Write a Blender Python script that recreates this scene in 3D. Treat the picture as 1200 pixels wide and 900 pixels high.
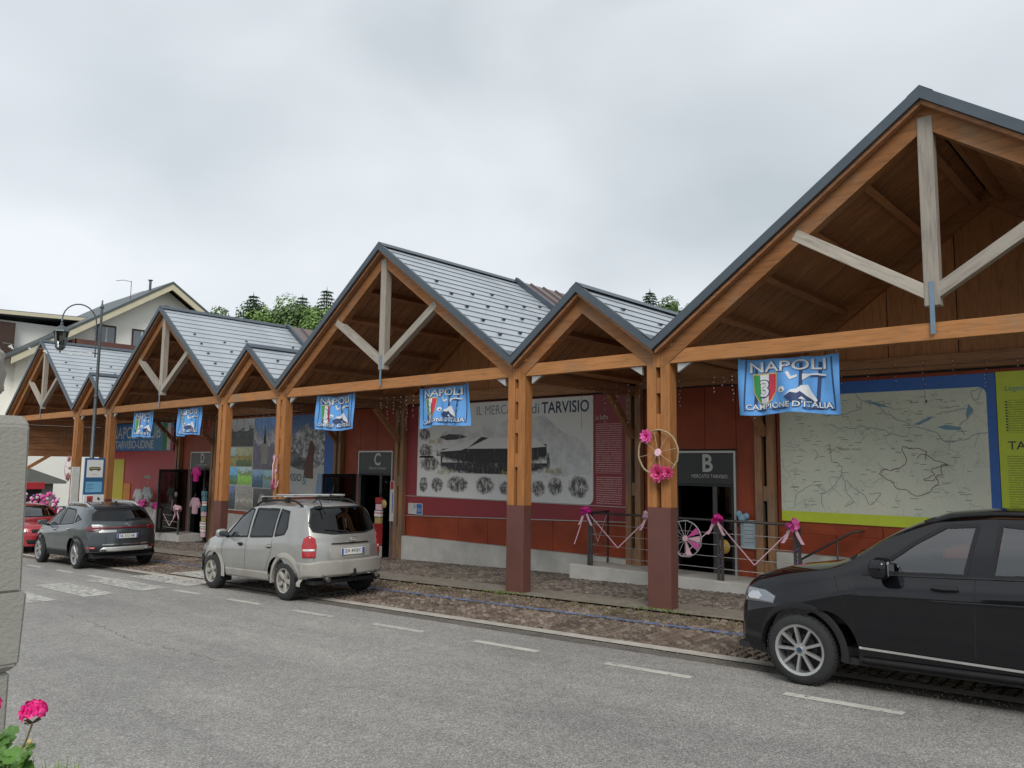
import bpy, bmesh, math, random
from mathutils import Vector, Matrix
from mathutils.bvhtree import BVHTree
from math import radians, sin, cos, pi, sqrt, atan2, hypot
random.seed(7)
sc = bpy.context.scene
for o_ in list(bpy.data.objects):
    bpy.data.objects.remove(o_)

# ------------------------------------------------------------------ camera
YAW, PIT, ROL = 0.7322, 0.1050, 0.0125
cam_d = bpy.data.cameras.new('camera'); cam = bpy.data.objects.new('camera', cam_d)
sc.collection.objects.link(cam); sc.camera = cam
cam_d.sensor_width = 36; cam_d.lens = 36*909.2/1200
cam_d.clip_start = 0.05; cam_d.clip_end = 2000
_f = Vector((-sin(YAW)*cos(PIT), cos(YAW)*cos(PIT), sin(PIT)))
_r = Vector((cos(YAW), sin(YAW), 0)); _u = _r.cross(_f)
_r2 = _r*cos(ROL)+_u*sin(ROL); _u2 = -_r*sin(ROL)+_u*cos(ROL)
_m = Matrix((_r2, _u2, -_f)).transposed().to_4x4()
_m.translation = Vector((0, 0, 2.2475)); cam.matrix_world = _m

# ------------------------------------------------------------------ world: overcast sky
SUN_EL, SUN_AZ = radians(42), radians(222)
wd = bpy.data.worlds.new('World'); sc.world = wd; wd.use_nodes = True
nt = wd.node_tree; nt.nodes.clear()
def wn(t, **k):
    n = nt.nodes.new(t)
    for a, b in k.items(): setattr(n, a, b)
    return n
w_out = wn('ShaderNodeOutputWorld'); w_bg = wn('ShaderNodeBackground'); w_sky = wn('ShaderNodeTexSky')
w_sky.sky_type = 'NISHITA'; w_sky.sun_disc = False; w_sky.sun_elevation = SUN_EL; w_sky.sun_rotation = SUN_AZ
w_tc = wn('ShaderNodeTexCoord'); w_map = wn('ShaderNodeMapping'); w_map.inputs['Scale'].default_value = (1, 1, 2.1)
w_map.inputs['Location'].default_value = (3.1, 1.7, 0.4)
w_n1 = wn('ShaderNodeTexNoise'); w_n1.inputs['Scale'].default_value = 1.9; w_n1.inputs['Detail'].default_value = 6; w_n1.inputs['Roughness'].default_value = .40; w_n1.inputs['Distortion'].default_value = .35
w_rp = wn('ShaderNodeValToRGB'); w_rp.color_ramp.elements[0].position = .33; w_rp.color_ramp.elements[1].position = .70
w_rp.color_ramp.elements[0].color = (4.0, 4.42, 4.7, 1); w_rp.color_ramp.elements[1].color = (6.7, 7.0, 7.3, 1)
w_mx = wn('ShaderNodeMix', data_type='RGBA'); w_mx.inputs[0].default_value = .93
nt.links.new(w_tc.outputs['Generated'], w_map.inputs[0]); nt.links.new(w_map.outputs[0], w_n1.inputs['Vector'])
nt.links.new(w_n1.outputs[0], w_rp.inputs[0]); nt.links.new(w_sky.outputs[0], w_mx.inputs[6]); nt.links.new(w_rp.outputs[0], w_mx.inputs[7])
nt.links.new(w_mx.outputs[2], w_bg.inputs[0]); w_bg.inputs[1].default_value = .1; nt.links.new(w_bg.outputs[0], w_out.inputs[0])

# ------------------------------------------------------------------ sun behind cloud
sl_d = bpy.data.lights.new('sun', 'SUN'); sl_d.energy = 1.5; sl_d.angle = radians(25); sl_d.color = (1, .97, .93)
sun = bpy.data.objects.new('sun', sl_d); sc.collection.objects.link(sun)
sun.rotation_euler = (radians(90)-SUN_EL, 0, radians(42)); sun.location = (0, 0, 40)

vs = sc.view_settings; vs.view_transform = 'Standard'; vs.look = 'None'; vs.exposure = 0.45; vs.gamma = 1; vs.use_curve_mapping = False

# ------------------------------------------------------------------ helpers
COL = sc.collection
SL = 0.0313; X5 = -6.7354; SP = 3.1276; BG = 8.2876
CX = [X5-3*SP-2*BG, X5-2*SP-2*BG, X5-2*SP-BG, X5-SP-BG, X5-SP, X5, X5+BG]   # column lines, left to right
CM1 = CX[0]-BG
def gz(x, y=0):
    z = SL*(x-X5)
    if y > 11.2: z -= .042*(min(y, 16)-11.2)
    return z

def tag(o, label=None, cat=None, group=None, kind=None):
    if label: o['label'] = label
    if cat: o['category'] = cat
    if group: o['group'] = group
    if kind: o['kind'] = kind
    return o
def thing(name, label, cat, loc=(0, 0, 0), rot=(0, 0, 0), group=None):
    o = bpy.data.objects.new(name, None); COL.objects.link(o); o.empty_display_size = .2
    o.location = loc; o.rotation_euler = rot
    return tag(o, label, cat, group)
def put(name, me, mat, parent=None, loc=(0, 0, 0), rot=(0, 0, 0), scale=(1, 1, 1)):
    o = bpy.data.objects.new(name, me); COL.objects.link(o)
    o.location = loc; o.rotation_euler = rot; o.scale = scale
    if mat is not None and len(me.materials) == 0: me.materials.append(mat)
    if parent is not None: o.parent = parent
    return o
def copy_tree(o, parent=None):
    c = o.copy(); COL.objects.link(c); c.parent = parent
    for ch in list(o.children): copy_tree(ch, c)
    return c

class MB:
    def __init__(s): s.v = []; s.f = []; s.sm = []
    def add(s, vs_, fs, smooth=False):
        b = len(s.v); s.v += [tuple(v) for v in vs_]; s.f += [tuple(b+i for i in f) for f in fs]; s.sm += [smooth]*len(fs); return s
    def box(s, x0, x1, y0, y1, z0, z1, M=None):
        v = [Vector((x, y, z)) for z in (z0, z1) for y in (y0, y1) for x in (x0, x1)]
        if M is not None: v = [M@p for p in v]
        return s.add(v, [(0, 2, 3, 1), (4, 5, 7, 6), (0, 1, 5, 4), (2, 6, 7, 3), (0, 4, 6, 2), (1, 3, 7, 5)])
    def cbox(s, c, d, M=None):
        return s.box(c[0]-d[0]/2, c[0]+d[0]/2, c[1]-d[1]/2, c[1]+d[1]/2, c[2]-d[2]/2, c[2]+d[2]/2, M)
    def prism(s, poly, a0, a1, axis='y'):
        n = len(poly)
        def P(u, w, a):
            return (u, a, w) if axis == 'y' else ((a, u, w) if axis == 'x' else (u, w, a))
        v = [P(u, w, a0) for u, w in poly]+[P(u, w, a1) for u, w in poly]
        f = [tuple(range(n)), tuple(range(2*n-1, n-1, -1))]+[(i, i+n, (i+1) % n+n, (i+1) % n) for i in range(n)]
        return s.add(v, f)
    def bar(s, a, b, w, h=None, up=(0, 0, 1)):
        a = Vector(a); b = Vector(b); h = h or w; d = (b-a); L = d.length; d.normalize()
        u = Vector(up)
        if abs(d.dot(u)) > .98: u = Vector((0, 1, 0))
        sd = d.cross(u).normalized(); u = sd.cross(d)
        v = [a+sd*i*w/2+u*j*h/2+d*k for k in (0, L) for j in (-1, 1) for i in (-1, 1)]
        return s.add(v, [(0, 1, 3, 2), (4, 6, 7, 5), (0, 4, 5, 1), (2, 3, 7, 6), (0, 2, 6, 4), (1, 5, 7, 3)])
    def tube(s, path, r, n=8, caps=True, smooth=True):
        P = [Vector(p) for p in path]; m = len(P); rs = r if isinstance(r, (list, tuple)) else [r]*m
        vs_ = []; pu = None
        for i, p in enumerate(P):
            d = (P[min(i+1, m-1)]-P[max(i-1, 0)])
            d = d.normalized() if d.length > 1e-9 else Vector((0, 0, 1))
            if pu is None:
                pu = d.orthogonal().normalized()
            pu = (pu-d*pu.dot(d))
            pu = pu.normalized() if pu.length > 1e-6 else d.orthogonal().normalized()
            q = d.cross(pu)
            vs_ += [p+(pu*cos(2*pi*k/n)+q*sin(2*pi*k/n))*rs[i] for k in range(n)]
        fs = [(i*n+k, i*n+(k+1) % n, (i+1)*n+(k+1) % n, (i+1)*n+k) for i in range(m-1) for k in range(n)]
        s.add(vs_, fs, smooth)
        if caps: s.add([], []); b = len(s.v)-m*n; s.f += [tuple(b+k for k in range(n-1, -1, -1)), tuple(b+(m-1)*n+k for k in range(n))]; s.sm += [False]*2
        return s
    def lathe(s, prof, n=24, M=None, smooth=True, closed=False):
        # prof: (r, z) about z
        vs_ = [Vector((r*cos(2*pi*k/n), r*sin(2*pi*k/n), z)) for r, z in prof for k in range(n)]
        if M is not None: vs_ = [M@v for v in vs_]
        m = len(prof); rng = range(m) if closed else range(m-1)
        return s.add(vs_, [(i*n+k, i*n+(k+1) % n, ((i+1) % m)*n+(k+1) % n, ((i+1) % m)*n+k) for i in rng for k in range(n)], smooth)
    def sphere(s, c, r, n=10, m=7, sc3=(1, 1, 1)):
        c = Vector(c); vs_ = []
        for j in range(m+1):
            t = pi*j/m
            for k in range(n):
                vs_.append(c+Vector((r*sin(t)*cos(2*pi*k/n)*sc3[0], r*sin(t)*sin(2*pi*k/n)*sc3[1], r*cos(t)*sc3[2])))
        return s.add(vs_, [(j*n+k, (j+1)*n+k, (j+1)*n+(k+1) % n, j*n+(k+1) % n) for j in range(m) for k in range(n)], True)
    def ribbon(s, pts, w, y=0):
        # flat ribbon in the x-z plane facing -y
        m = len(pts); vs_ = []
        for i in range(m):
            a = pts[max(i-1, 0)]; b = pts[min(i+1, m-1)]; dx, dz = b[0]-a[0], b[1]-a[1]; L = hypot(dx, dz) or 1
            nx, nz = -dz/L*w/2, dx/L*w/2
            vs_ += [(pts[i][0]+nx, y, pts[i][1]+nz), (pts[i][0]-nx, y, pts[i][1]-nz)]
        return s.add(vs_, [(2*i, 2*i+1, 2*i+3, 2*i+2) for i in range(m-1)])
    def mesh(s, name='m', sharp=None):
        me = bpy.data.meshes.new(name); me.from_pydata(s.v, [], s.f); me.update()
        me.polygons.foreach_set('use_smooth', s.sm)
        if sharp is not None:
            try: me.set_sharp_from_angle(angle=radians(sharp))
            except Exception: pass
        return me
    def bm(s, bevel=0, seg=1, name='m'):
        me = s.mesh(name); b = bmesh.new(); b.from_mesh(me)
        bmesh.ops.recalc_face_normals(b, faces=b.faces)
        if bevel: bmesh.ops.bevel(b, geom=list(b.edges), offset=bevel, segments=seg, affect='EDGES', clamp_overlap=True)
        b.to_mesh(me); b.free(); return me
    def obj(s, name, mat, parent=None, bevel=0, loc=(0, 0, 0), rot=(0, 0, 0), sharp=None, seg=1):
        me = s.bm(bevel, seg, name) if bevel else s.mesh(name, sharp)
        if not bevel and sharp is None:
            b = bmesh.new(); b.from_mesh(me); bmesh.ops.recalc_face_normals(b, faces=b.faces); b.to_mesh(me); b.free()
        return put(name, me, mat, parent, loc, rot)

def text_mesh(body, size=1, offset=0, align='LEFT', extrude=0.0, xs=1.0, shear=0):
    c = bpy.data.curves.new('t', 'FONT'); c.body = body; c.size = size; c.offset = offset; c.align_x = align; c.extrude = extrude; c.shear = shear
    c.resolution_u = 3
    o = bpy.data.objects.new('t', c); COL.objects.link(o)
    me = bpy.data.meshes.new_from_object(o); bpy.data.objects.remove(o); bpy.data.curves.remove(c)
    if xs != 1:
        for v in me.vertices: v.co.x *= xs
    return me
def text(name, body, size, mat, parent, loc, face='-y', **k):
    rot = {'-y': (pi/2, 0, 0), '+x': (pi/2, 0, pi/2), '-x': (pi/2, 0, -pi/2)}[face]
    me = text_mesh(body, size, **k)
    return put(name, me, mat, parent, loc, rot)
def fit_text(name, body, width, height, mat, parent, loc, face='-y', off=0.0, shear=0):
    me = text_mesh(body, 1.0, offset=off, shear=shear)
    xs = [v.co.x for v in me.vertices]; ys = [v.co.y for v in me.vertices]
    x0, x1, y0, y1 = min(xs), max(xs), min(ys), max(ys)
    for v in me.vertices:
        v.co.x = (v.co.x-x0)/(x1-x0)*width; v.co.y = (v.co.y-y0)/(y1-y0)*height
    rot = {'-y': (pi/2, 0, 0), '+x': (pi/2, 0, pi/2), '-x': (pi/2, 0, -pi/2)}[face]
    return put(name, me, mat, parent, loc, rot)

# ------------------------------------------------------------------ materials
class NT:
    def __init__(s, name):
        s.m = bpy.data.materials.new(name); s.m.use_nodes = True; s.t = s.m.node_tree
        s.b = s.t.nodes['Principled BSDF']; s.out = s.t.nodes['Material Output']
        s.tc = s.t.nodes.new('ShaderNodeTexCoord')
    def n(s, t, **k):
        x = s.t.nodes.new(t)
        for a, b in k.items():
            if a.startswith('i_'):
                x.inputs[a[2:].replace('_', ' ')].default_value = b
            else: setattr(x, a, b)
        return x
    def l(s, a, b): s.t.links.new(a, b)
    def coord(s, scale=(1, 1, 1), kind='Object', rot=(0, 0, 0), loc=(0, 0, 0)):
        mp = s.n('ShaderNodeMapping'); mp.inputs['Scale'].default_value = scale; mp.inputs['Rotation'].default_value = rot; mp.inputs['Location'].default_value = loc
        s.l(s.tc.outputs[kind], mp.inputs[0]); return mp.outputs[0]
    def noise(s, vec, scale, detail=4, rough=.55, dist=0):
        x = s.n('ShaderNodeTexNoise'); x.inputs['Scale'].default_value = scale; x.inputs['Detail'].default_value = detail
        x.inputs['Roughness'].default_value = rough; x.inputs['Distortion'].default_value = dist
        s.l(vec, x.inputs['Vector']); return x.outputs[0]
    def ramp(s, fac, stops):
        r = s.n('ShaderNodeValToRGB'); e = r.color_ramp.elements
        while len(e) < len(stops): e.new(.5)
        for i, (p, c) in enumerate(stops):
            e[i].position = p; e[i].color = tuple(c)+(1,) if len(c) == 3 else c
        s.l(fac, r.inputs[0]); return r.outputs[0]
    def mix(s, fac, a, b, mode='MIX'):
        x = s.n('ShaderNodeMix', data_type='RGBA', blend_type=mode)
        for inp, val in ((0, fac), (6, a), (7, b)):
            if isinstance(val, (int, float)): x.inputs[inp].default_value = val
            elif isinstance(val, tuple): x.inputs[inp].default_value = val+(1,) if len(val) == 3 else val
            else: s.l(val, x.inputs[inp])
        return x.outputs[2]
    def math(s, op, a, b=0.0):
        x = s.n('ShaderNodeMath', operation=op)
        for i, val in ((0, a), (1, b)):
            if isinstance(val, (int, float)): x.inputs[i].default_value = val
            else: s.l(val, x.inputs[i])
        return x.outputs[0]
    def bump(s, h, strength=.3, dist=.01):
        x = s.n('ShaderNodeBump'); x.inputs['Strength'].default_value = strength; x.inputs['Distance'].default_value = dist
        s.l(h, x.inputs['Height']); s.l(x.outputs[0], s.b.inputs['Normal'])
    def col(s, c):
        if isinstance(c, tuple): s.b.inputs['Base Color'].default_value = c+(1,)
        else: s.l(c, s.b.inputs['Base Color'])
    def set(s, rough=.6, metal=0, spec=.5, coat=0):
        s.b.inputs['Roughness'].default_value = rough; s.b.inputs['Metallic'].default_value = metal
        s.b.inputs['Specular IOR Level'].default_value = spec; s.b.inputs['Coat Weight'].default_value = coat
        return s
def mul(c, k): return tuple(min(1, a*k) for a in c)
def mat(name, c, rough=.6, metal=0, var=.12, scale=6, bump=0, bscale=40, spec=.5, coat=0, stain=None, kind='Object'):
    q = NT(name); v = q.coord(kind=kind)
    n1 = q.noise(v, scale, 5)
    cc = q.ramp(n1, [(.25, mul(c, 1-var)), (.75, mul(c, 1+var))])
    if stain:
        n2 = q.noise(v, scale*.35, 6, .65); f = q.ramp(n2, [(.5, (0, 0, 0)), (.72, (1, 1, 1))]); cc = q.mix(f, cc, stain)
    q.col(cc); q.set(rough, metal, spec, coat)
    if var > 0:
        rr = q.ramp(n1, [(.2, (max(0, rough-.06),)*3), (.8, (min(1, rough+.08),)*3)]); q.l(rr, q.b.inputs['Roughness'])
    if bump: q.bump(q.noise(v, bscale, 4), bump, .01)
    return q.m
def plain(name, c, rough=.5, metal=0, spec=.5, coat=0):
    q = NT(name); q.col(c); q.set(rough, metal, spec, coat); return q.m
def wood(name, c, axis='x', dark=.55, weather=None, wamt=.5, rough=.65):
    q = NT(name); st = 1.2; w = 14
    sc3 = {'x': (st, w, w), 'y': (w, st, w), 'z': (w, w, st)}[axis]
    v = q.coord(sc3); big = q.coord((1, 1, 1))
    oi = q.n('ShaderNodeObjectInfo'); rv = q.n('ShaderNodeVectorMath', operation='ADD'); q.l(v, rv.inputs[0])
    sh = q.math('MULTIPLY', oi.outputs['Random'], 37.0); cmb = q.n('ShaderNodeCombineXYZ'); [q.l(sh, cmb.inputs[i]) for i in range(3)]; q.l(cmb.outputs[0], rv.inputs[1])
    g = q.noise(rv.outputs[0], 1.6, 7, .68, .6)
    cc = q.ramp(g, [(.28, mul(c, dark)), (.5, c), (.74, mul(c, 1.25))])
    tone = q.ramp(oi.outputs['Random'], [(0, (.85, .85, .85)), (1, (1.15, 1.13, 1.1))]); cc = q.mix(1.0, cc, tone, 'MULTIPLY')
    if weather:
        n2 = q.noise(big, .9, 6, .65); f = q.ramp(n2, [(.62-wamt*.35, (0, 0, 0)), (.78-wamt*.2, (1, 1, 1))])
        wc = q.mix(g, mul(weather, .6), mul(weather, 1.25)); cc = q.mix(f, cc, wc)
    q.col(cc); q.set(rough, 0, .35); q.bump(g, .25, .006); return q.m

M = {}
M['glulam_x'] = wood('glulam_x', (.37, .165, .058), 'x', .62, (.30, .20, .12), .18)
M['glulam_z'] = wood('glulam_z', (.35, .148, .048), 'z', .65, (.30, .17, .09), .12)
M['rafter'] = wood('rafter', (.30, .125, .042), 'x', .55, (.27, .17, .10), .38)
M['greywood'] = wood('greywood', (.36, .32, .27), 'z', .6)
M['greywood_x'] = wood('greywood_x', (.38, .34, .29), 'x', .6)
M['soffit'] = wood('soffit', (.36, .17, .08), 'x', .5, (.25, .125, .066), .4)
M['purlin'] = wood('purlin', (.36, .17, .082), 'y', .55)
M['brownbeam_x'] = wood('brownbeam_x', (.34, .17, .08), 'x', .55)
M['brownbeam_y'] = wood('brownbeam_y', (.30, .145, .07), 'y', .55)
M['backpost'] = wood('backpost', (.33, .18, .095), 'z', .55, (.2, .15, .11), .35)
M['gablepanel'] = wood('gablepanel', (.43, .19, .075), 'z', .6)
M['redpanel'] = mat('redpanel', (.31, .060, .023), .5, var=.25, spec=.3, scale=2.2, bump=.05, stain=(.25, .042, .016))
M['redpanel2'] = mat('redpanel2', (.29, .052, .02), .45, var=.3, scale=1.6, stain=(.28, .052, .02), spec=.3)
M['redsteel'] = mat('redsteel', (.125, .047, .036), .55, var=.15, scale=3, bump=.08, bscale=25, stain=(.105, .048, .038))
M['maroon'] = mat('maroon', (.27, .03, .038), .5, var=.08, scale=2)
M['slate_metal'] = mat('slate_metal', (.085, .105, .125), .42, .35, var=.12, scale=3)
M['roof_metal'] = mat('roof_metal', (.43, .465, .495), .38, .15, var=.10, scale=1.4, stain=(.35, .385, .41))
M['roof_brown'] = mat('roof_brown', (.17, .13, .125), .4, .3, var=.12, scale=2)
M['deck_dark'] = plain('deck_dark', (.03, .032, .036), .8)
M['guard'] = plain('guard', (.05, .055, .06), .5, .5)
M['steelblue'] = mat('steelblue', (.19, .27, .35), .42, .5, var=.15, scale=8)
M['galv'] = mat('galv', (.50, .50, .48), .45, .5, var=.15, scale=8)
M['concrete'] = mat('concrete', (.52, .505, .465), .85, var=.18, scale=2.2, bump=.25, bscale=30, stain=(.38, .37, .335))
M['darkframe'] = plain('darkframe', (.025, .026, .028), .4, .3)
M['silverframe'] = mat('silverframe', (.48, .46, .43), .4, .6, var=.1)
M['black'] = plain('black', (.012, .012, .013), .6)
M['signblack'] = mat('signblack', (.03, .032, .033), .35, var=.2, scale=4)
M['white'] = plain('white', (.72, .72, .70), .5)
M['offwhite'] = mat('offwhite', (.55, .55, .52), .6, var=.1)
M['railgrey'] = mat('railgrey', (.09, .085, .082), .45, .5, var=.15)
M['pink'] = plain('pink', (.75, .10, .38), .5); M['palepink'] = plain('palepink', (.80, .50, .58), .55)
M['magenta'] = plain('magenta', (.72, .02, .30), .5)
M['lightbulb'] = plain('lightbulb', (.8, .8, .76), .3)
def glass(name, tint, gl=(.9, .9, .9), ior=1.5):
    q = NT(name); t = q.n('ShaderNodeBsdfTransparent'); t.inputs[0].default_value = tint+(1,)
    g = q.n('ShaderNodeBsdfGlossy'); g.inputs[0].default_value = gl+(1,); g.inputs['Roughness'].default_value = .02
    fr = q.n('ShaderNodeFresnel'); fr.inputs[0].default_value = ior; mx = q.n('ShaderNodeMixShader')
    q.l(fr.outputs[0], mx.inputs[0]); q.l(t.outputs[0], mx.inputs[1]); q.l(g.outputs[0], mx.inputs[2]); q.l(mx.outputs[0], q.out.inputs[0]); return q.m
M['glass'] = glass('glass', (.70, .74, .74), ior=2.25); M['glass_dark'] = glass('glass_dark', (.10, .105, .11), ior=1.6)
M['shopglass'] = glass('shopglass', (.35, .36, .36))
# ================================================================== SETTING: ground, road, paving
DR = lambda x: .022*(max(-60, x)+6)
def sheet(name, x0, x1, y0, y1, dz, m, parent=None, nx=40, ny=4, d0=1, d1=1):
    b = MB(); xs = [x0+(x1-x0)*i/nx for i in range(nx+1)]
    P = []
    for j in range(ny+1):
        for x in xs:
            a = y0+d0*DR(x); c = y1+d1*DR(x); y = a+(c-a)*j/ny; P.append((x, y, gz(x, y)+dz))
    b.add(P, [(j*(nx+1)+i, j*(nx+1)+i+1, (j+1)*(nx+1)+i+1, (j+1)*(nx+1)+i) for j in range(ny) for i in range(nx)])
    o = b.obj(name, m, parent); return o
# asphalt
q = NT('asphalt'); v = q.coord()
vo = q.n('ShaderNodeTexVoronoi'); vo.inputs['Scale'].default_value = 96; q.l(v, vo.inputs['Vector'])
sp = q.ramp(vo.outputs['Color'], [(.1, (.165, .157, .145)), (.5, (.27, .258, .238)), (.9, (.47, .45, .42))])
n = q.noise(v, .28, 5, .6); bigv = q.ramp(n, [(.3, (.82, .82, .83)), (.7, (1.12, 1.11, 1.09))])
n2 = q.noise(v, 6, 5, .7); mid = q.ramp(n2, [(.3, (.86, .86, .86)), (.7, (1.1, 1.1, 1.1))])
cc = q.mix(1.0, q.mix(1.0, sp, bigv, 'MULTIPLY'), mid, 'MULTIPLY')
cr = q.n('ShaderNodeTexVoronoi', feature='DISTANCE_TO_EDGE'); cr.inputs['Scale'].default_value = .16
cv = q.coord((1, 2.2, 1)); dn = q.n('ShaderNodeTexNoise'); dn.inputs['Scale'].default_value = 1.7; dn.inputs['Detail'].default_value = 6; q.l(cv, dn.inputs['Vector'])
dm = q.mix(.22, cv, dn.outputs['Color']); q.l(dm, cr.inputs['Vector'])
ck = q.ramp(cr.outputs['Distance'], [(.0, (.62, .62, .62)), (.0016, (1, 1, 1))])
st = q.ramp(q.noise(q.coord((.12, 1.1, 1)), 1.3, 4, .6), [(.35, (.88, .88, .89)), (.65, (1.08, 1.075, 1.06))]); cc = q.mix(1.0, cc, st, 'MULTIPLY')
pt = q.ramp(q.noise(v, .55, 6, .7), [(.66, (1, 1, 1)), (.70, (.80, .80, .80))]); cc = q.mix(.6, cc, q.mix(1.0, cc, pt, 'MULTIPLY'))
q.col(cc); q.set(.72, 0, .5); q.bump(vo.outputs['Distance'], .4, .005)
rg = q.ramp(q.noise(v, .6, 4), [(.35, (.55,)*3), (.7, (.82,)*3)]); q.l(rg, q.b.inputs['Roughness'])
M['asphalt'] = q.m
M['earth'] = mat('earth', (.10, .105, .06), .95, var=.3, scale=.4, bump=.4, bscale=9)
M['mossdirt'] = mat('mossdirt', (.115, .098, .06), .95, var=.35, scale=5, bump=.5, bscale=60, stain=(.10, .115, .04))
M['paver_strip'] = mat('paver_strip', (.22, .19, .155), .8, var=.25, scale=7, bump=.4, bscale=40, stain=(.14, .13, .085))
M['kerbstone'] = mat('kerbstone', (.43, .395, .34), .8, var=.18, scale=5, bump=.3, bscale=50, stain=(.31, .285, .245))
M['darkgutter'] = mat('darkgutter', (.12, .105, .09), .85, var=.35, scale=3, bump=.5, bscale=45, stain=(.10, .085, .065))
q = NT('cobble'); v = q.coord(); gi = q.n('ShaderNodeNewGeometry'); rnd = gi.outputs['Random Per Island']
c1 = q.ramp(rnd, [(0, (.085, .070, .060)), (.35, (.135, .112, .096)), (.7, (.185, .158, .138)), (1, (.26, .225, .19))])
nn = q.noise(v, .8, 5); c2 = q.ramp(nn, [(.3, (.75, .75, .72)), (.7, (1.2, 1.15, 1.08))]); q.col(q.mix(1.0, c1, c2, 'MULTIPLY')); q.set(.6, 0, .5); q.bump(q.noise(v, 60, 3), .3, .004)
M['cobble'] = q.m
q = NT('cobble_red'); v = q.coord(); gi = q.n('ShaderNodeNewGeometry'); rnd = gi.outputs['Random Per Island']
c1 = q.ramp(rnd, [(0, (.10, .075, .060)), (.35, (.16, .118, .094)), (.7, (.205, .158, .128)), (1, (.27, .225, .19))])
nn = q.noise(v, .8, 5); c2 = q.ramp(nn, [(.3, (.72, .72, .70)), (.7, (1.2, 1.15, 1.08))]); q.col(q.mix(1.0, c1, c2, 'MULTIPLY')); q.set(.65, 0, .5); q.bump(q.noise(v, 60, 3), .3, .004)
M['cobble_red'] = q.m
def worn(name, c, lo, hi, sc_=9):
    q = NT(name); v = q.coord(); n = q.noise(v, sc_, 7, .75); f = q.ramp(n, [(lo, (0, 0, 0)), (hi, (1, 1, 1))])
    t = q.n('ShaderNodeBsdfTransparent'); mx = q.n('ShaderNodeMixShader'); q.col(q.ramp(q.noise(v, 3, 4), [(.3, mul(c, .8)), (.7, mul(c, 1.1))])); q.set(.75)
    q.l(f, mx.inputs[0]); q.l(t.outputs[0], mx.inputs[1]); q.l(q.b.outputs[0], mx.inputs[2]); q.l(mx.outputs[0], q.out.inputs[0]); return q.m
M['linewhite'] = worn('linewhite', (.50, .48, .42), .34, .43); M['zebra'] = worn('zebra', (.50, .485, .44), .38, .5)
M['blueline'] = worn('blueline', (.10, .20, .42), .46, .54, 14)

g = MB(); XS = [-420, -150, -60, -45, -20, 0, 20, 60, 200, 420]; YS = [-300, -20, 16, 25, 60, 200, 700]
g.add([(x, y, SL*(max(-150, min(60, x))-X5)-.28) for y in YS for x in XS], [(j*10+i, j*10+i+1, (j+1)*10+i+1, (j+1)*10+i) for j in range(6) for i in range(9)])
tag(g.obj('ground', M['earth']), kind='structure')
road = tag(sheet('road', -110, 40, -6, 8.12, 0, M['asphalt'], nx=60, ny=2, d0=0), kind='structure')
# gutter, flush stone strip along the road, then the parking bay, then the covered pavement
tag(sheet('gutter', -60, 12, 8.121, 8.40, -.006, M['darkgutter'], nx=40, ny=1), kind='structure')
tag(sheet('kerb_strip', -60, 12, 8.401, 8.60, 0.004, M['kerbstone'], nx=40, ny=1), kind='structure')
tag(sheet('parking_bay', -60, 12, 8.601, 10.90, -.03, M['mossdirt'], nx=60, ny=2, d1=0), kind='structure')
tag(sheet('edge_paving', -60, 12, 10.901, 11.85, .0, M['paver_strip'], nx=60, ny=2, d0=0, d1=0), kind='structure')
tag(sheet('pavement', -60, 12, 11.851, 15.5, -.035, M['mossdirt'], nx=60, ny=4, d0=0, d1=0), kind='structure')

def cobbles(name, x0, x1, y0, y1, m, size=.105, fan=1.3, seed=1, drift=0):
    rnd = random.Random(seed); b = MB(); V = []; F = []
    ncol = int((x1-x0)/fan)+1
    for c in range(ncol):
        cx = x0+(c+.5)*fan; n = int(fan/size)
        rows = int((y1-y0)/size)+8
        for r in range(-6, rows):
            for i in range(n):
                u = (i+.5)/n*2-1; px = cx+u*fan/2+rnd.uniform(-.008, .008)
                py = y0+r*size+.42*(1-u*u)+rnd.uniform(-.008, .008)
                if not (y0+drift*DR(px)+.04 < py < y1-.04) or px > x1: continue
                a = atan2(-.84*u/(fan/2)*1.0, 1)*.9; s_ = size*.5-.009; h = rnd.uniform(-.006, .006)
                z = gz(px, py); ca, sa = cos(a), sin(a); k = len(V); sx = s_*rnd.uniform(.85, 1.04); sy = s_*rnd.uniform(.85, 1.04)
                for (dx, dy, dz) in ((-1, -1, -.06), (1, -1, -.06), (1, 1, -.06), (-1, 1, -.06), (-.72, -.72, 0), (.72, -.72, 0), (.72, .72, 0), (-.72, .72, 0)):
                    X = dx*sx; Y = dy*sy; V.append((px+X*ca-Y*sa, py+X*sa+Y*ca, z+dz+h+(-.004 if dz == 0 else 0)))
                F += [(k+4, k+5, k+6, k+7), (k, k+1, k+5, k+4), (k+1, k+2, k+6, k+5), (k+2, k+3, k+7, k+6), (k+3, k, k+4, k+7)]
    b.v = V; b.f = F; b.sm = [False]*len(F)
    return put(name, b.mesh(name), m)
tag(cobbles('paving_cobbles', -34, 3, 11.87, 15.3, M['cobble'], .115, 1.38, 3), 'small brown cobbles laid in fans under the market roof', 'cobbles', kind='stuff')
tag(cobbles('parking_cobbles', -34, 3, 8.61, 10.89, M['cobble_red'], .115, 1.38, 4, 1), 'worn reddish brown cobbles of the roadside parking bay', 'cobbles', kind='stuff')
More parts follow.
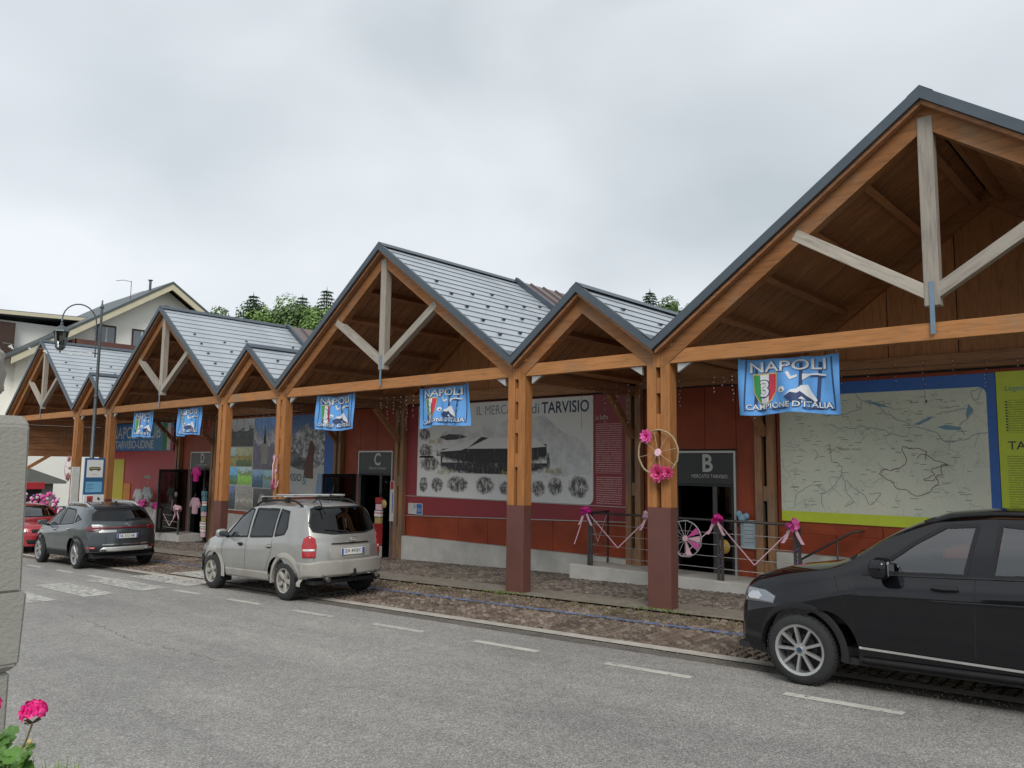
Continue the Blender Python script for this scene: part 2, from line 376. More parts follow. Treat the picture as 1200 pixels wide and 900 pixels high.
# moss and weeds at the column feet (tiny blades)
def blades(name, spots, m, label, n=260, hmax=.07, seed=5):
    rnd = random.Random(seed); b = MB()
    for (x, y, rx, ry) in spots:
        for i in range(n):
            px = rnd.gauss(x, rx); py = rnd.gauss(y, ry); h = rnd.uniform(.015, hmax); a = rnd.uniform(0, 2*pi); w = rnd.uniform(.006, .014); z = gz(px, py)-.01
            lx, ly = rnd.uniform(-.03, .03), rnd.uniform(-.03, .03)
            b.add([(px-w*cos(a), py-w*sin(a), z), (px+w*cos(a), py+w*sin(a), z), (px+lx, py+ly, z+h)], [(0, 1, 2)])
    return tag(b.obj(name, m), label, 'weeds', kind='stuff')
M['moss'] = mat('moss', (.11, .16, .025), .9, var=.4, scale=20); M['drymoss'] = mat('drymoss', (.15, .125, .05), .9, var=.4, scale=20)
blades('weeds', [(CX[4]-.1, 10.95, .28, .07), (CX[5]+.05, 10.98, .3, .06)], M['moss'], 'green weeds around the feet of the red column bases', 240, .045)
blades('dry_moss', [(x, 10.5, .9, .22) for x in (-3.2, -5, -6.6, -8.2, -9.8, -11.4, -13)], M['drymoss'], 'brownish moss between the cobbles along the column line', 500, .03, 6)
# broken asphalt grit in the gutter
M['grit'] = mat('grit', (.17, .155, .135), .9, var=.45, scale=60)
rnd = random.Random(9); b = MB()
for i in range(3000):
    px = rnd.uniform(-17, 2.5); py = DR(px)+(rnd.gauss(8.25, .09) if rnd.random() < .72 else rnd.uniform(7.9, 9.3)); s = rnd.uniform(.004, .011); z = gz(px, py)
    a = rnd.uniform(0, 6); d = [(cos(a+k*2.1)*s, sin(a+k*2.1)*s) for k in range(3)]
    b.add([(px+d[0][0], py+d[0][1], z), (px+d[1][0], py+d[1][1], z), (px+d[2][0], py+d[2][1], z), (px, py, z+s*1.1)], [(0, 1, 3), (1, 2, 3), (2, 0, 3)])
tag(b.obj('gutter_grit', M['grit']), 'loose grit lying along the gutter strip', 'grit', kind='stuff')
# markings
def mark(name, pts, m, dz=.004, parent=road):
    n = len(pts); o = MB().add([(x, y, gz(x, y)+dz) for x, y in pts], [tuple(range(n))]).obj(name, m, parent); return o
for k in range(16):
    x0 = -2.12-k*2.035
    if -16.9 < x0 < -15.2: continue
    y0 = 7.49+.022*(x0+3)
    mark('lane_dash', [(x0-1.06, y0-.085), (x0, y0-.06), (x0, y0+.06), (x0-1.06, y0+.035)], M['linewhite'])
for yc in (4.95, 5.98, 7.0, 7.9):
    mark('zebra_stripe', [(-18.5, yc-.30), (-15.75, yc-.28), (-15.75, yc+.28), (-18.4, yc+.30)], M['zebra'], .006)
mark('zebra_stripe', [(-18.3, 8.42), (-15.2, 8.47), (-15.2, 9.15), (-18.2, 9.15)], M['zebra'], .016)
mark('parking_line', [(-31, 9.40), (-4.6, 9.82), (-4.6, 9.94), (-31, 9.52)], M['blueline'], .012)
mark('parking_line', [(-12.55, 8.5), (-12.35, 8.5), (-12.35, 9.72), (-12.55, 9.72)], M['linewhite'], .012)

rgc = random.Random(8); ck_ = [(-14.3, 4.77), (-12.71, 4.74), (-11.32, 4.59), (-10.42, 4.58), (-9.63, 4.70), (-8.73, 4.71)]
M['crackdark'] = worn('crackdark', (.12, .116, .11), .44, .56, 5)
cpts = []
for (a, b0), (c, d0) in zip(ck_[:-1], ck_[1:]):
    for t in range(14): cpts.append((a+(c-a)*t/14+rgc.uniform(-.02, .02), b0+(d0-b0)*t/14+rgc.uniform(-.045, .045)))
cb_ = MB(); VV = []
for x, y in cpts:
    w = rgc.uniform(.002, .008); VV += [(x, y-w, gz(x)+.002), (x, y+w, gz(x)+.002)]
cb_.add(VV, [(2*i, 2*i+2, 2*i+3, 2*i+1) for i in range(len(cpts)-1)]); cb_.obj('crack', M['crackdark'], road)
# ================================================================== MARKET HALL
ZV, ZB, ZS = 4.31, 7.31, 5.50          # valley, big ridge, small ridge
YF, YR = 10.93, 15.63                   # front and rear edge of the shingled roof
hall = thing('market_hall', 'long timber market hall with a row of large and small gables on glulam columns', 'market hall', (X5, 11.1, 0))
H0 = Vector(hall.location)
def hobj(b, name, m, bevel=0, parent=None):     # build in world coordinates, then shift to the hall
    b.v = [tuple(Vector(v)-H0) for v in b.v]; return b.obj(name, m, parent or hall, bevel)
def hput(name, me, m, loc, rot=(0, 0, 0), parent=None): return put(name, me, m, parent or hall, Vector(loc)-H0, rot)
def par(Xa, za, Xb, zb, h, y0, y1):             # vertical-cut sloping bar
    return MB().prism([(Xa, za), (Xb, zb), (Xb, zb-h), (Xa, za-h)], y0, y1)
# column: red steel sleeve > two posts with spacer blocks
post_me = MB().box(-.085, .085, 0, .20, 0, 1).bm(.004)
for i, X in enumerate([CM1]+CX):
    g0 = gz(X, 11.2)
    zr = g0+1.60
    sl_ = hobj(MB().box(X-.215, X+.215, 11.1, 11.33, g0-.05, zr), 'column', M['redsteel'], .006)
    loc0 = Vector((0, 0, 0))
    for s in (-1, 1):
        o = hobj(MB().box(X+s*.13-.085, X+s*.13+.085, 11.104, 11.326, zr, 4.22), 'post', M['glulam_z'], .005)
        o.parent = sl_
    for zz in [z for z in (2.35, 3.0, 3.6) if z > zr+.3]:
        o = hobj(MB().box(X-.044, X+.044, 11.125, 11.30, zz-.13, zz+.13), 'spacer_block', M['glulam_z'], .003); o.parent = sl_
    o = hobj(MB().box(X-.043, X+.043, 11.10, 11.33, 3.9, 4.4), 'spacer_block', M['glulam_z'], .003); o.parent = sl_
    for s in (-1, 1):
        o = hobj(MB().box(X+s*.16-.11, X+s*.16+.11, 11.085, 11.335, 4.223, 4.36), 'cap_block', M['glulam_x'], .004); o.parent = sl_
    # bolts on the sleeve
# front beams between the columns
lines = [CM1]+CX
for a, b_ in zip(lines[:-1], lines[1:]):
    hobj(MB().box(a+.216, b_-.216, 11.115, 11.255, 3.95, 4.18), 'front_beam', M['glulam_x'], .006)
    for X, s in ((a, 1), (b_, -1)):
        hobj(MB().prism([(X+s*.34, 3.945), (X+s*.58, 3.945), (X+s*.34, 3.80)], 11.16, 11.22), 'corner_bracket', M['galv'])
# beams running back to the wall with knee braces, at every column line
for X in lines:
    hobj(MB().box(X-.07, X+.07, 11.34, 15.2, 3.88, 4.12), 'cross_beam', M['brownbeam_y'], .006)
    hobj(MB().bar((X, 15.15, 2.95), (X, 14.2, 3.88), .12, .14), 'knee_brace', M['brownbeam_y'])
    for s in (-1, 1):
        hobj(MB().box(X+s*.125-.075, X+s*.125+.075, 15.14, 15.30, gz(X, 15.2)-.05, 4.05), 'back_post', M['backpost'], .006)
    hobj(MB().box(X-.05, X+.05, 15.16, 15.28, gz(X, 15.2)-.05, .4), 'spacer_block', M['backpost'], .004)
    hobj(MB().box(X-.05, X+.05, 15.16, 15.28, 1.6, 1.9), 'spacer_block', M['backpost'], .004)

# gables ---------------------------------------------------------------
L = YR-YF; YC = (YF+YR)/2
def rot_slope(right, a): return (0, -a, pi) if right else (0, -a, 0)
course_cache = {}
def gable(Xa, Xb, zr, big):
    Xm = (Xa+Xb)/2; run = Xm-Xa; rise = zr-ZV; a = atan2(rise, run); S = hypot(run, rise)
    ncourse = int(round(S/.30)); ex = S/ncourse
    key = (big,)
    if key not in course_cache:
        # one metal shingle course: lower lip lifted, open beneath
        c = MB(); c.add([(0, -L/2, .038), (0, L/2, .038), (ex+.02, L/2, .018), (ex+.02, -L/2, .018), (0, -L/2, .030), (0, L/2, .030), (ex+.02, L/2, .008), (ex+.02, -L/2, .008)],
                        [(0, 1, 2, 3), (4, 7, 6, 5), (0, 4, 5, 1), (2, 6, 7, 3), (0, 3, 7, 4), (1, 5, 6, 2)])
        bd = MB().box(.05, S-.12, -.131, .131, -.021, 0).bm(.004)
        pl = MB().box(-.055, .055, -L/2+.45, L/2-.34, -.16, 0).bm(.005)
        gd = MB().prism([(0, 0), (.0, .055), (.07, .02), (.09, 0)], -.028, .028, 'y').bm(.004)
        dk = MB().box(0, S-.03, -L/2+.03, L/2, -.055, 0.004).bm()
        rc = MB().box(-.085, .085, -L/2, L/2, 0, .008).bm()
        course_cache[key] = (c.bm(), bd, pl, gd, dk, rc)
    c, bd, pl, gd, dk, rc = course_cache[key]
    for right in (False, True):
        Xv = Xb if right else Xa; sg = -1 if right else 1
        deck = hput('roof_slope', dk, M['deck_dark'], (Xv, YC, ZV-.05), rot_slope(right, a))
        for i in range(ncourse):
            put('shingle_course', c, M['roof_metal'], deck, (i*ex, 0, 0))
        nb = 16 if big else 16
        for i in range(nb):
            yy = (-L/2+.17+i*(L-.17)/nb+.14)*sg
            put('soffit_board', bd, M['soffit'], deck, (0, yy, -.062))
        for x in ([.12, 1.0, 1.95, 2.9, 3.85, 4.75] if big else [.15, 1.0, 1.75]):
            put('purlin', pl, M['purlin'], deck, (x, 0, -.083))
        # snow guards
        rg = random.Random(int(Xm*10)+right)
        if big:
            cols = [.55, 1.45, 2.35, 3.25, 4.15]
            for j, yy in enumerate(cols):
                for i in (3, 5, 7, 9, 11) if j % 2 == 0 else (2, 4, 6, 8, 10):
                    put('snow_guard', gd, M['guard'], deck, (i*ex+.10, (yy-L/2)*sg, .042))
        else:
            for yy, i in ((.6, 4), (1.5, 3), (1.6, 1), (2.5, 4), (2.6, 2), (3.6, 3)):
                put('snow_guard', gd, M['guard'], deck, (i*ex+.10, (yy-L/2)*sg, .042))
        zt = ZV+.02; zp = zr+.02
        hobj(par(Xv, zt+.012, Xm, zp+.012, .165, YF-.03, YF+.035), 'fascia', M['slate_metal'])
        hobj(par(Xv+sg*.02, zt-.155, Xm, zp-.155-.0, .06, YF+.036, 11.08), 'eave_board', M['soffit'])
        hobj(par(Xv+sg*.10, ZV-.155+.10*rise/run, Xm, zr-.155, .34, 11.1, 11.27), 'rafter', M['rafter'])
        if not big:
            pass
        hobj(par(Xv+sg*.10, ZV-.155+.10*rise/run, Xm, zr-.155, .30, 15.12, 15.24), 'rafter', M['rafter'])
    hobj(MB().prism([(Xm-.16, zr-.07), (Xm, zr+.05), (Xm+.16, zr-.07), (Xm, zr+.035)], YF-.02, YR), 'ridge_cap', M['slate_metal'])
    if big:
        kb_, kt = 4.40, zr-.52
        tr = hobj(MB().box(Xm-.095, Xm+.095, 11.085, 11.255, kb_, zr-.33), 'king_post', M['greywood'], .006)
        hobj(MB().box(Xm-.03, Xm+.03, 11.074, 11.084, 4.02, 4.72), 'strap', M['steelblue'], .002)
        for s in (-1, 1):
            x1, z1 = Xm+s*1.80, 5.70; x0, z0 = Xm+s*.05, 4.58
            aa = atan2(z1-z0, abs(x1-x0)); Ls = hypot(x1-x0, z1-z0)
            me = MB().box(0, Ls, -.075, .075, -.085, .085).bm(.005)
            hput('strut', me, M['greywood_x'], (x0, 11.165, z0), (0, -aa, 0) if s > 0 else (0, -aa, pi))
    # gable wall behind, in panels
    n = 7 if big else 3
    for i in range(n):
        xa = Xa+.09+(Xb-Xa-.18)*i/n; xb = Xa+.09+(Xb-Xa-.18)*(i+1)/n-.018
        def zt_(x): return ZV-.09+rise*(1-abs(x-Xm)/run)
        pts = [(xa, 4.32), (xb, 4.32), (xb, max(4.325, zt_(xb)))]
        if xa < Xm < xb: pts.append((Xm, zt_(Xm)))
        pts.append((xa, max(4.325, zt_(xa))))
        hobj(MB().prism(pts, 15.26, 15.29), 'gable_panel', M['gablepanel'])
    hobj(MB().prism([(Xa, 4.0), (Xb, 4.0), (Xb, ZV-.06), (Xm, zr-.06), (Xa, ZV-.06)], 15.31, 15.36), 'gable_backing', M['deck_dark'])
    hobj(MB().box(Xa+.21, Xb-.21, 15.10, 15.258, 4.03, 4.30), 'wall_beam', M['brownbeam_x'], .006)
    # rear standing-seam roof
    for right in (False, True):
        Xv = Xb if right else Xa; sg = -1 if right else 1; Lr = 9.0
        dk2 = MB().box(0, S, -Lr/2, Lr/2, -.05, .085).bm()
        d2 = hput('rear_roof_slope', dk2, M['roof_brown'], (Xv, YR+.02+Lr/2, ZV-.05), rot_slope(right, a))
        ribm = MB().box(0, S-.03, -.022, .022, .086, .135).bm()
        for k in range(int(Lr/.55)+1):
            put('seam', ribm, M['roof_brown'], d2, (0, (-Lr/2+.024+k*.55)*sg, 0))
        put('verge_trim', MB().box(0, S, -.05, .05, .02, .17).bm(), M['slate_metal'], d2, (0, (-Lr/2-.02)*sg, 0))
for a, b_ in zip(lines[:-1], lines[1:]):
    big = (b_-a) > 5
    gable(a, b_, ZB if big else ZS, big)
# valley flashings
for X in lines[1:-1]:
    hobj(MB().prism([(X-.20, ZV+.16), (X, ZV+.012), (X+.20, ZV+.16), (X+.20, ZV+.172), (X, ZV+.03), (X-.20, ZV+.172)], YF-.03, YR), 'valley_flashing', M['slate_metal'])

# rear wall: backing, panels, plinths ----------------------------------
def bay_panels(xa, xb, z0, z1, w, m, y0=15.30, y1=15.325, name='wall_panel'):
    n = max(1, round((xb-xa)/w))
    for i in range(n):
        hobj(MB().box(xa+(xb-xa)*i/n+.006, xa+(xb-xa)*(i+1)/n-.006, y0, y1, z0, z1), name, m)
doorsX = {'B': (-8.85, -7.40), 'C': (-20.25, -18.55), 'D': (-31.65, -29.85)}
wallseg = [(CX[0]-BG+.0, doorsX['D'][0]), (doorsX['D'][1], doorsX['C'][0]), (doorsX['C'][1], doorsX['B'][0]), (doorsX['B'][1], CX[6]+1)]
for xa, xb in wallseg:
    hobj(MB().box(xa, xb, 15.331, 15.55, -1.3, 4.0), 'wall', M['black'])
for xa, xb in doorsX.values():
    hobj(MB().box(xa, xb, 15.331, 15.55, 2.64, 4.0), 'wall', M['black'])
# panels per bay
for i, (a, b_) in enumerate(zip(lines[:-1], lines[1:])):
    small = (b_-a) < 5; A = a+.21; B = b_-.21
    if small:
        d = {1: 'D', 3: 'C', 5: 'B'}[i]; x0, x1 = doorsX[d]
        bay_panels(A, x0, gz(A, 15.3)-.1, 4.0, 1.1, M['redpanel']); bay_panels(x1, B, gz(B, 15.3)-.1, 4.0, 1.1, M['redpanel'])
        bay_panels(x0, x1, 2.66, 4.0, .8, M['redpanel'])
    else:
        zp = gz(a+2, 15.3)+.5+(.2 if i == 4 else .0)
        zlow = {0: .45, 2: .30, 4: .16, 6: .62}[i]
        bay_panels(A, B, zlow, 1.0 if i != 4 else .93, 1.15, M['redpanel2'])
        bay_panels(A, B, 1.004 if i != 4 else .934, 4.0, 1.95, M['redpanel'])
        hobj(MB().prism([(A, gz(A, 15.2)-.35), (B, gz(B, 15.2)-.25), (B, zlow-.006), (A, zlow-.006)], 15.16, 15.32), 'plinth', M['concrete'])
# doors: frame, header sign with letter, glass leaf
def door(letter, x0, x1, zb, zt, sub=True):
    zs = zt-.70
    d = hobj(MB().box(x0, x0+.045, 15.24, 15.34, zb, zt).box(x1-.045, x1, 15.24, 15.34, zb, zt).box(x0+.045, x1-.045, 15.24, 15.34, zt-.045, zt), 'door', M['silverframe'])
    def sub_(b, n, m, bev=0):
        o = hobj(b, n, m, bev); o.parent = d; return o
    sub_(MB().box(x0+.046, x1-.046, 15.25, 15.31, zs, zt-.046), 'header_sign', M['signblack'])
    cx = (x0+x1)/2+.12
    t = text('letter', letter, .52, M['offwhite'], d, Vector((cx-.18, 15.247, zs+.26))-H0, offset=.012, xs=.9); 
    fit_text('lettering', 'MERCATO TARVISIO', .84, .075, M['offwhite'], d, Vector((cx-.42, 15.247, zs+.12))-H0)
    xm = x0+(x1-x0)*.66
    sub_(MB().box(xm-.05, xm+.05, 15.27, 15.33, zb, zs), 'mullion', M['railgrey'])
    sub_(MB().box(x0+.046, x1-.046, 15.262, 15.335, zs-.06, zs-.004), 'transom', M['darkframe'])
    sub_(MB().box(xm+.051, x1-.046, 15.29, 15.30, zb, zs-.06), 'pane', M['shopglass'])
    sub_(MB().box(x1-.12, x1-.046, 15.275, 15.32, zb, zs-.061), 'leaf_frame', M['darkframe'])
    return d
door('B', *doorsX['B'], gz(-8, 15.3)+.12, 2.62); door('C', *doorsX['C'], gz(-19, 15.3)-.02, 2.66); door('D', *doorsX['D'], gz(-30.5, 15.3)+.15, 2.66)
# dark interior behind the doors
hobj(MB().box(CM1, CX[6]+1, 21.9, 22.0, -2, 4.2).box(CM1, CX[6]+1, 15.56, 21.9, -1.5, -1.4).box(CM1, CX[6]+1, 15.56, 24, 4.06, 4.1).box(CM1, CM1+.1, 15.56, 22, -1.5, 4.1).box(CX[6]+.9, CX[6]+1, 15.56, 22, -1.5, 4.1), 'interior', M['black'])
# end portal on the far left: header boards, end post brace
hobj(MB().box(CM1-.02, CM1+.06, 11.34, 15.13, 2.42, 3.87), 'end_panel', M['soffit'])
for k in range(5): hobj(MB().box(CM1+.061, CM1+.085, 11.34, 15.13, 2.44+k*.29, 2.44+k*.29+.27), 'end_board', M['brownbeam_y'])
hobj(MB().bar((CM1+.03, 11.5, 1.55), (CM1+.03, 12.9, 2.5), .12, .14), 'knee_brace', M['glulam_x'])
# ================================================================== BOARDS AND POSTERS ON THE WALL (flat print on thin boards)
M['navy'] = plain('navy', (.02, .045, .10), .5); M['teal'] = plain('teal', (.10, .25, .30), .5)
M['mapblue'] = mat('mapblue', (.03, .13, .45), .45, var=.08); M['mapgreen'] = mat('mapgreen', (.56, .66, .04), .45, var=.06)
M['pr_dark'] = plain('pr_dark', (.05, .055, .05), .6); M['pr_river'] = plain('pr_river', (.13, .22, .27), .6); M['pr_lake'] = plain('pr_lake', (.18, .32, .42), .6)
M['pr_route'] = plain('pr_route', (.13, .06, .04), .6); M['pr_grey'] = plain('pr_grey', (.25, .27, .24), .6); M['pr_yellow'] = plain('pr_yellow', (.45, .38, .10), .6)
M['pr_outline'] = plain('pr_outline', (.24, .27, .27), .6); M['pr_pink'] = plain('pr_pink', (.50, .22, .24), .6)
q = NT('mapprint'); v = q.coord(); n1 = q.noise(v, .9, 6, .6); c = q.ramp(n1, [(.3, (.58, .64, .51)), (.5, (.67, .70, .57)), (.72, (.74, .72, .59))])
sx = q.coord((9, 1, 42)); n2 = q.noise(sx, 3.0, 3, .8); f = q.ramp(n2, [(.59, (0, 0, 0)), (.67, (1, 1, 1))]); c = q.mix(q.math('MULTIPLY', f, .75), c, (.17, .15, .12))
rv = q.noise(v, 2.2, 3, .5, 1.2); rr = q.ramp(rv, [(.488, (0, 0, 0)), (.5, (1, 1, 1)), (.512, (0, 0, 0))]); c = q.mix(q.math('MULTIPLY', rr, .35), c, (.20, .26, .25))
q.col(c); q.set(.42, 0, .5); M['mapprint'] = q.m
def textlines(name, bg, fg, rows, dens=.5):
    q = NT(name); v = q.coord((1, 1, 1)); w = q.n('ShaderNodeTexWave', wave_type='BANDS', bands_direction='Z'); w.inputs['Scale'].default_value = rows; q.l(v, w.inputs['Vector'])
    n = q.noise(q.coord((34, 1, 8)), 1.0, 2, .6); a = q.ramp(w.outputs['Fac'], [(.5, (0, 0, 0)), (.62, (1, 1, 1))]); b_ = q.ramp(n, [(.36, (0, 0, 0)), (.45, (1, 1, 1))])
    q.col(q.mix(q.math('MULTIPLY', q.math('MULTIPLY', a, b_), dens), bg, fg)); q.set(.5); return q.m
M['storytext'] = textlines('storytext', (.27, .03, .038), (.75, .52, .52), 6.2); M['greentext'] = textlines('greentext', (.56, .66, .04), (.12, .16, .03), 8, .6)
def board(name, label, cat, poly, m, y=15.27, th=.022, z0=None):
    o = MB().prism([(p[0]-poly[0][0], p[1]-poly[0][1]) for p in poly], 0, th).obj(name, m, loc=(poly[0][0], y, poly[0][1]))
    return tag(o, label, cat)
def pr(parent, name, poly, m, k=1):      # flat print on a board, world x-z polygon
    o = parent.location; return MB().add([(p[0]-o[0], -.0015*k, p[1]-o[2]) for p in poly], [tuple(range(len(poly)))]).obj(name, m, parent)
def prr(parent, name, pts, w, m, k=2):
    o = parent.location; return MB().ribbon([(p[0]-o[0], p[1]-o[2]) for p in pts], w, -.0015*k).obj(name, m, parent)
def prt(parent, name, body, x, z, wdt, h, m, k=2, off=0.0, shear=0):
    o = parent.location; return fit_text(name, body, wdt, h, m, parent, (x-o[0], -.0015*k, z-o[2]), off=off, shear=shear)
def rect(x0, z0, x1, z1): return [(x0, z0), (x1, z0), (x1, z1), (x0, z1)]
def rrect(x0, z0, x1, z1, r, corners='bl br tr tl'):
    P = []
    for cx, cz, a0, nm in ((x0+r, z0+r, pi, 'bl'), (x1-r, z0+r, 1.5*pi, 'br'), (x1-r, z1-r, 0, 'tr'), (x0+r, z1-r, .5*pi, 'tl')):
        if nm in corners: P += [(cx+r*cos(a0+t*pi/12), cz+r*sin(a0+t*pi/12)) for t in range(7)]
        else: P.append((x0 if 'l' in nm else x1, z0 if 'b' in nm else z1))
    return P
# --- regional map board (right bay)
mb = board('map_board', 'wide grey-green regional map board with blue top edge and lime band, behind the black car', 'map', rect(-6.44, 1.23, -2.66, 3.93), M['mapblue'])
pr(mb, 'map_print', rrect(-6.44, 1.43, -2.80, 3.70, .13, 'tr'), M['mapprint'])
pr(mb, 'lime_band', rect(-6.44, 1.23, -2.70, 1.43), M['mapgreen'])
def mp(pts):   # traced outline -> board coordinates
    out = []
    for x, y in pts:
        bt = 671+(x-120)*.0541; tp = 167-(x-120)*.0425; k0, k1 = 1/(913+430), 1/(1162+430); kx = 1/(880+x/3.75+430)
        out.append((-6.44+(kx-k0)/(k1-k0)*3.68, 1.43+(bt-y)/(bt-tp)*2.27))
    return out
def wig(pts, amp, seed, it=3):
    rg = random.Random(seed)
    for _ in range(it):
        q_ = [pts[0]]
        for a, b in zip(pts[:-1], pts[1:]):
            L_ = hypot(b[0]-a[0], b[1]-a[1]); q_ += [((a[0]+b[0])/2+rg.uniform(-amp, amp)*L_, (a[1]+b[1])/2+rg.uniform(-amp, amp)*L_), b]
        pts = q_
    return pts
routes = [[(665, 392), (690, 402), (735, 402), (770, 415), (765, 428), (800, 455), (865, 477), (830, 485), (832, 520), (800, 530), (815, 560), (770, 600), (730, 612), (690, 600), (625, 572), (590, 540), (555, 512), (580, 494), (640, 490), (678, 462), (672, 430), (665, 392)], [(725, 445), (765, 428), (762, 452)], [(865, 477), (790, 490), (800, 520), (750, 540), (800, 545)]]
for i_, r_ in enumerate(routes): prr(mb, 'route_line', wig(mp(r_), .16, i_), .012, M['pr_route'])
rivers = [[(455, 150), (490, 185), (570, 215), (640, 270), (710, 300), (790, 325), (840, 365), (960, 360), (1050, 335), (1060, 315)], [(300, 240), (400, 250), (490, 225), (490, 190)], [(345, 290), (440, 312), (540, 310), (610, 335), (690, 345)], [(275, 450), (290, 425), (270, 405)], [(340, 380), (350, 460), (395, 480), (370, 545), (300, 600), (305, 660)], [(180, 650), (190, 600), (260, 560), (320, 590)], [(385, 520), (440, 640), (400, 660)], [(410, 540), (480, 600), (510, 650), (560, 600)], [(840, 240), (960, 225), (985, 235), (920, 300), (940, 345)], [(980, 150), (1030, 135), (1010, 185), (990, 190), (980, 150)]]
for i_, r_ in enumerate(rivers): prr(mb, 'river_line', wig(mp(r_), .14, 30+i_), .010, M['pr_river'])
rgm = random.Random(4)
for i_ in range(46):
    x_, z_ = rgm.uniform(-6.3, -3.0), rgm.uniform(1.55, 3.5); L_ = rgm.uniform(.15, .6); a_ = rgm.uniform(0, 6.28); x2, z2 = min(-2.9, max(-6.4, x_+cos(a_)*L_)), min(3.6, max(1.47, z_+sin(a_)*L_*.7))
    prr(mb, 'stream_line', wig([(x_, z_), (x2, z2)], .2, 60+i_), .006, rgm.choice([M['pr_river'], M['pr_grey'], M['pr_grey'], M['pr_yellow']]), 1.6)
for i_ in range(150):
    x_, z_ = rgm.uniform(-6.3, -3.1), rgm.uniform(1.5, 3.6); pr(mb, 'place_name', rect(x_, z_, x_+rgm.uniform(.05, .14), z_+.012), M['pr_grey'], 1.8)
for l_ in ([(715, 295), (800, 258), (795, 272), (740, 298)], [(820, 308), (860, 298), (930, 310), (920, 322), (860, 320)], [(500, 185), (560, 195), (620, 220), (560, 212)], [(965, 205), (985, 230), (955, 270), (950, 250)]):
    pr(mb, 'lake_print', mp(l_), M['pr_lake'], 3)
prt(mb, 'lettering', 'FRIULI  VENEZIA  GIULIA', -5.5, 2.62, .62, .035, M['pr_dark'])
for i, ch in enumerate('AUSTRIA'): prt(mb, 'lettering', ch, -4.95+i*.24, 3.44+.005*i, .03, .045, M['pr_dark'])
# --- lime panel right of it
gp = board('info_board', 'lime green information panel with legend and dark town lettering beside the map', 'board', rect(-2.65, 1.23, -.55, 3.94), M['mapgreen'])
prt(gp, 'lettering', 'Legenda Cartografia', -2.52, 3.58, .95, .12, M['teal'])
prt(gp, 'lettering', 'TARVISIO', -2.52, 2.62, .85, .14, M['pr_dark'], off=.01)
pr(gp, 'text_block', rect(-2.50, 2.90, -.8, 3.45), M['greentext']); pr(gp, 'text_block', rect(-2.54, 1.35, -.8, 2.52), M['greentext'])
for k in range(11): pr(gp, 'legend_mark', rect(-2.53, 2.93+k*.048, -2.50, 2.955+k*.048), M['pr_dark'], 3)
# --- history poster (bay C4)
q = NT('posterpaper'); v = q.coord(); n1 = q.noise(v, .8, 6, .65); q.col(q.ramp(n1, [(.3, (.70, .71, .69)), (.7, (.78, .78, .755))])); q.set(.45); M['posterpaper'] = q.m
q = NT('fadedpeak'); v = q.coord(); n1 = q.noise(v, 1.8, 7, .72); q.col(q.ramp(n1, [(.35, (.45, .465, .475)), (.55, (.68, .69, .68)), (.7, (.77, .77, .75))])); q.set(.45); M['fadedpeak'] = q.m
def vignette(name, stops, scl, nsc, wide=0.0):
    q = NT(name); v = q.coord(scl); n1 = q.noise(v, nsc, 7, .8); c = q.ramp(n1, stops)
    g_ = q.n('ShaderNodeVectorMath', operation='SUBTRACT'); q.l(q.tc.outputs['Generated'], g_.inputs[0]); g_.inputs[1].default_value = (.5, .5, .5)
    mp_ = q.n('ShaderNodeVectorMath', operation='MULTIPLY'); q.l(g_.outputs[0], mp_.inputs[0]); mp_.inputs[1].default_value = (1, 0, 1)
    ln_ = q.n('ShaderNodeVectorMath', operation='LENGTH'); q.l(mp_.outputs[0], ln_.inputs[0]); d = q.math('ADD', ln_.outputs['Value'], q.math('MULTIPLY', q.math('SUBTRACT', q.noise(q.coord(), 9, 4), .5), .30))
    f = q.ramp(d, [(.36+wide, (0, 0, 0)), (.50+wide, (1, 1, 1))]); q.col(q.mix(f, c, (.74, .745, .725))); q.set(.45); return q.m
M['oldphoto'] = vignette('oldphoto', [(.40, (.03, .028, .028)), (.50, (.16, .155, .15)), (.60, (.70, .69, .66))], (1.3, 1, .9), 7)
M['crowdphoto'] = vignette('crowdphoto', [(.50, (.02, .019, .022)), (.58, (.08, .075, .078)), (.66, (.50, .49, .47))], (2.2, 1, .9), 5.5, .12)
M['darkphoto'] = vignette('darkphoto', [(.52, (.015, .015, .016)), (.60, (.05, .05, .052)), (.68, (.40, .39, .38))], (2.6, 1, .7), 4, .16)
M['forestprint'] = mat('forestprint', (.045, .05, .055), .45, var=.5, scale=6, stain=(.3, .31, .32))
M['tentwhite'] = plain('tentwhite', (.74, .74, .72), .5)
hp = board('history_poster', 'large grey poster of old market photographs with navy town lettering, left of the railing', 'poster', rrect(-17.42, 1.34, -11.06, 3.97, .16, 'br'), M['posterpaper'], y=15.255)
hb_ = tag(MB().prism([(-17.93+17.93, .75), (7.82, .99), (7.82, 3.985), (0, 3.985)], 0, .02).obj('maroon_board', M['maroon'], loc=(-17.93, 15.279, 0)), 'dark red backing board with a column of fine white text, round the history poster', 'board')
MB().box(0, 7.82, -.012, -.001, 1.318, 1.332).obj('trim', M['galv'], hb_); MB().prism([(0, .752), (7.82, .992), (7.82, .974), (0, .734)], -.012, -.001).obj('trim', M['galv'], hb_)
fit_text('lettering', 'La Storia', .36, .11, M['offwhite'], hb_, (17.93-11.0, -.003, 3.38))
pr(hb_, 'text_block', [(-11.0, 2.10), (-10.25, 2.10), (-10.25, 3.28), (-11.0, 3.28)], M['storytext'], 2); pr(hb_, 'text_block', rect(-10.98, 1.37, -10.25, 2.02), M['storytext'], 2)
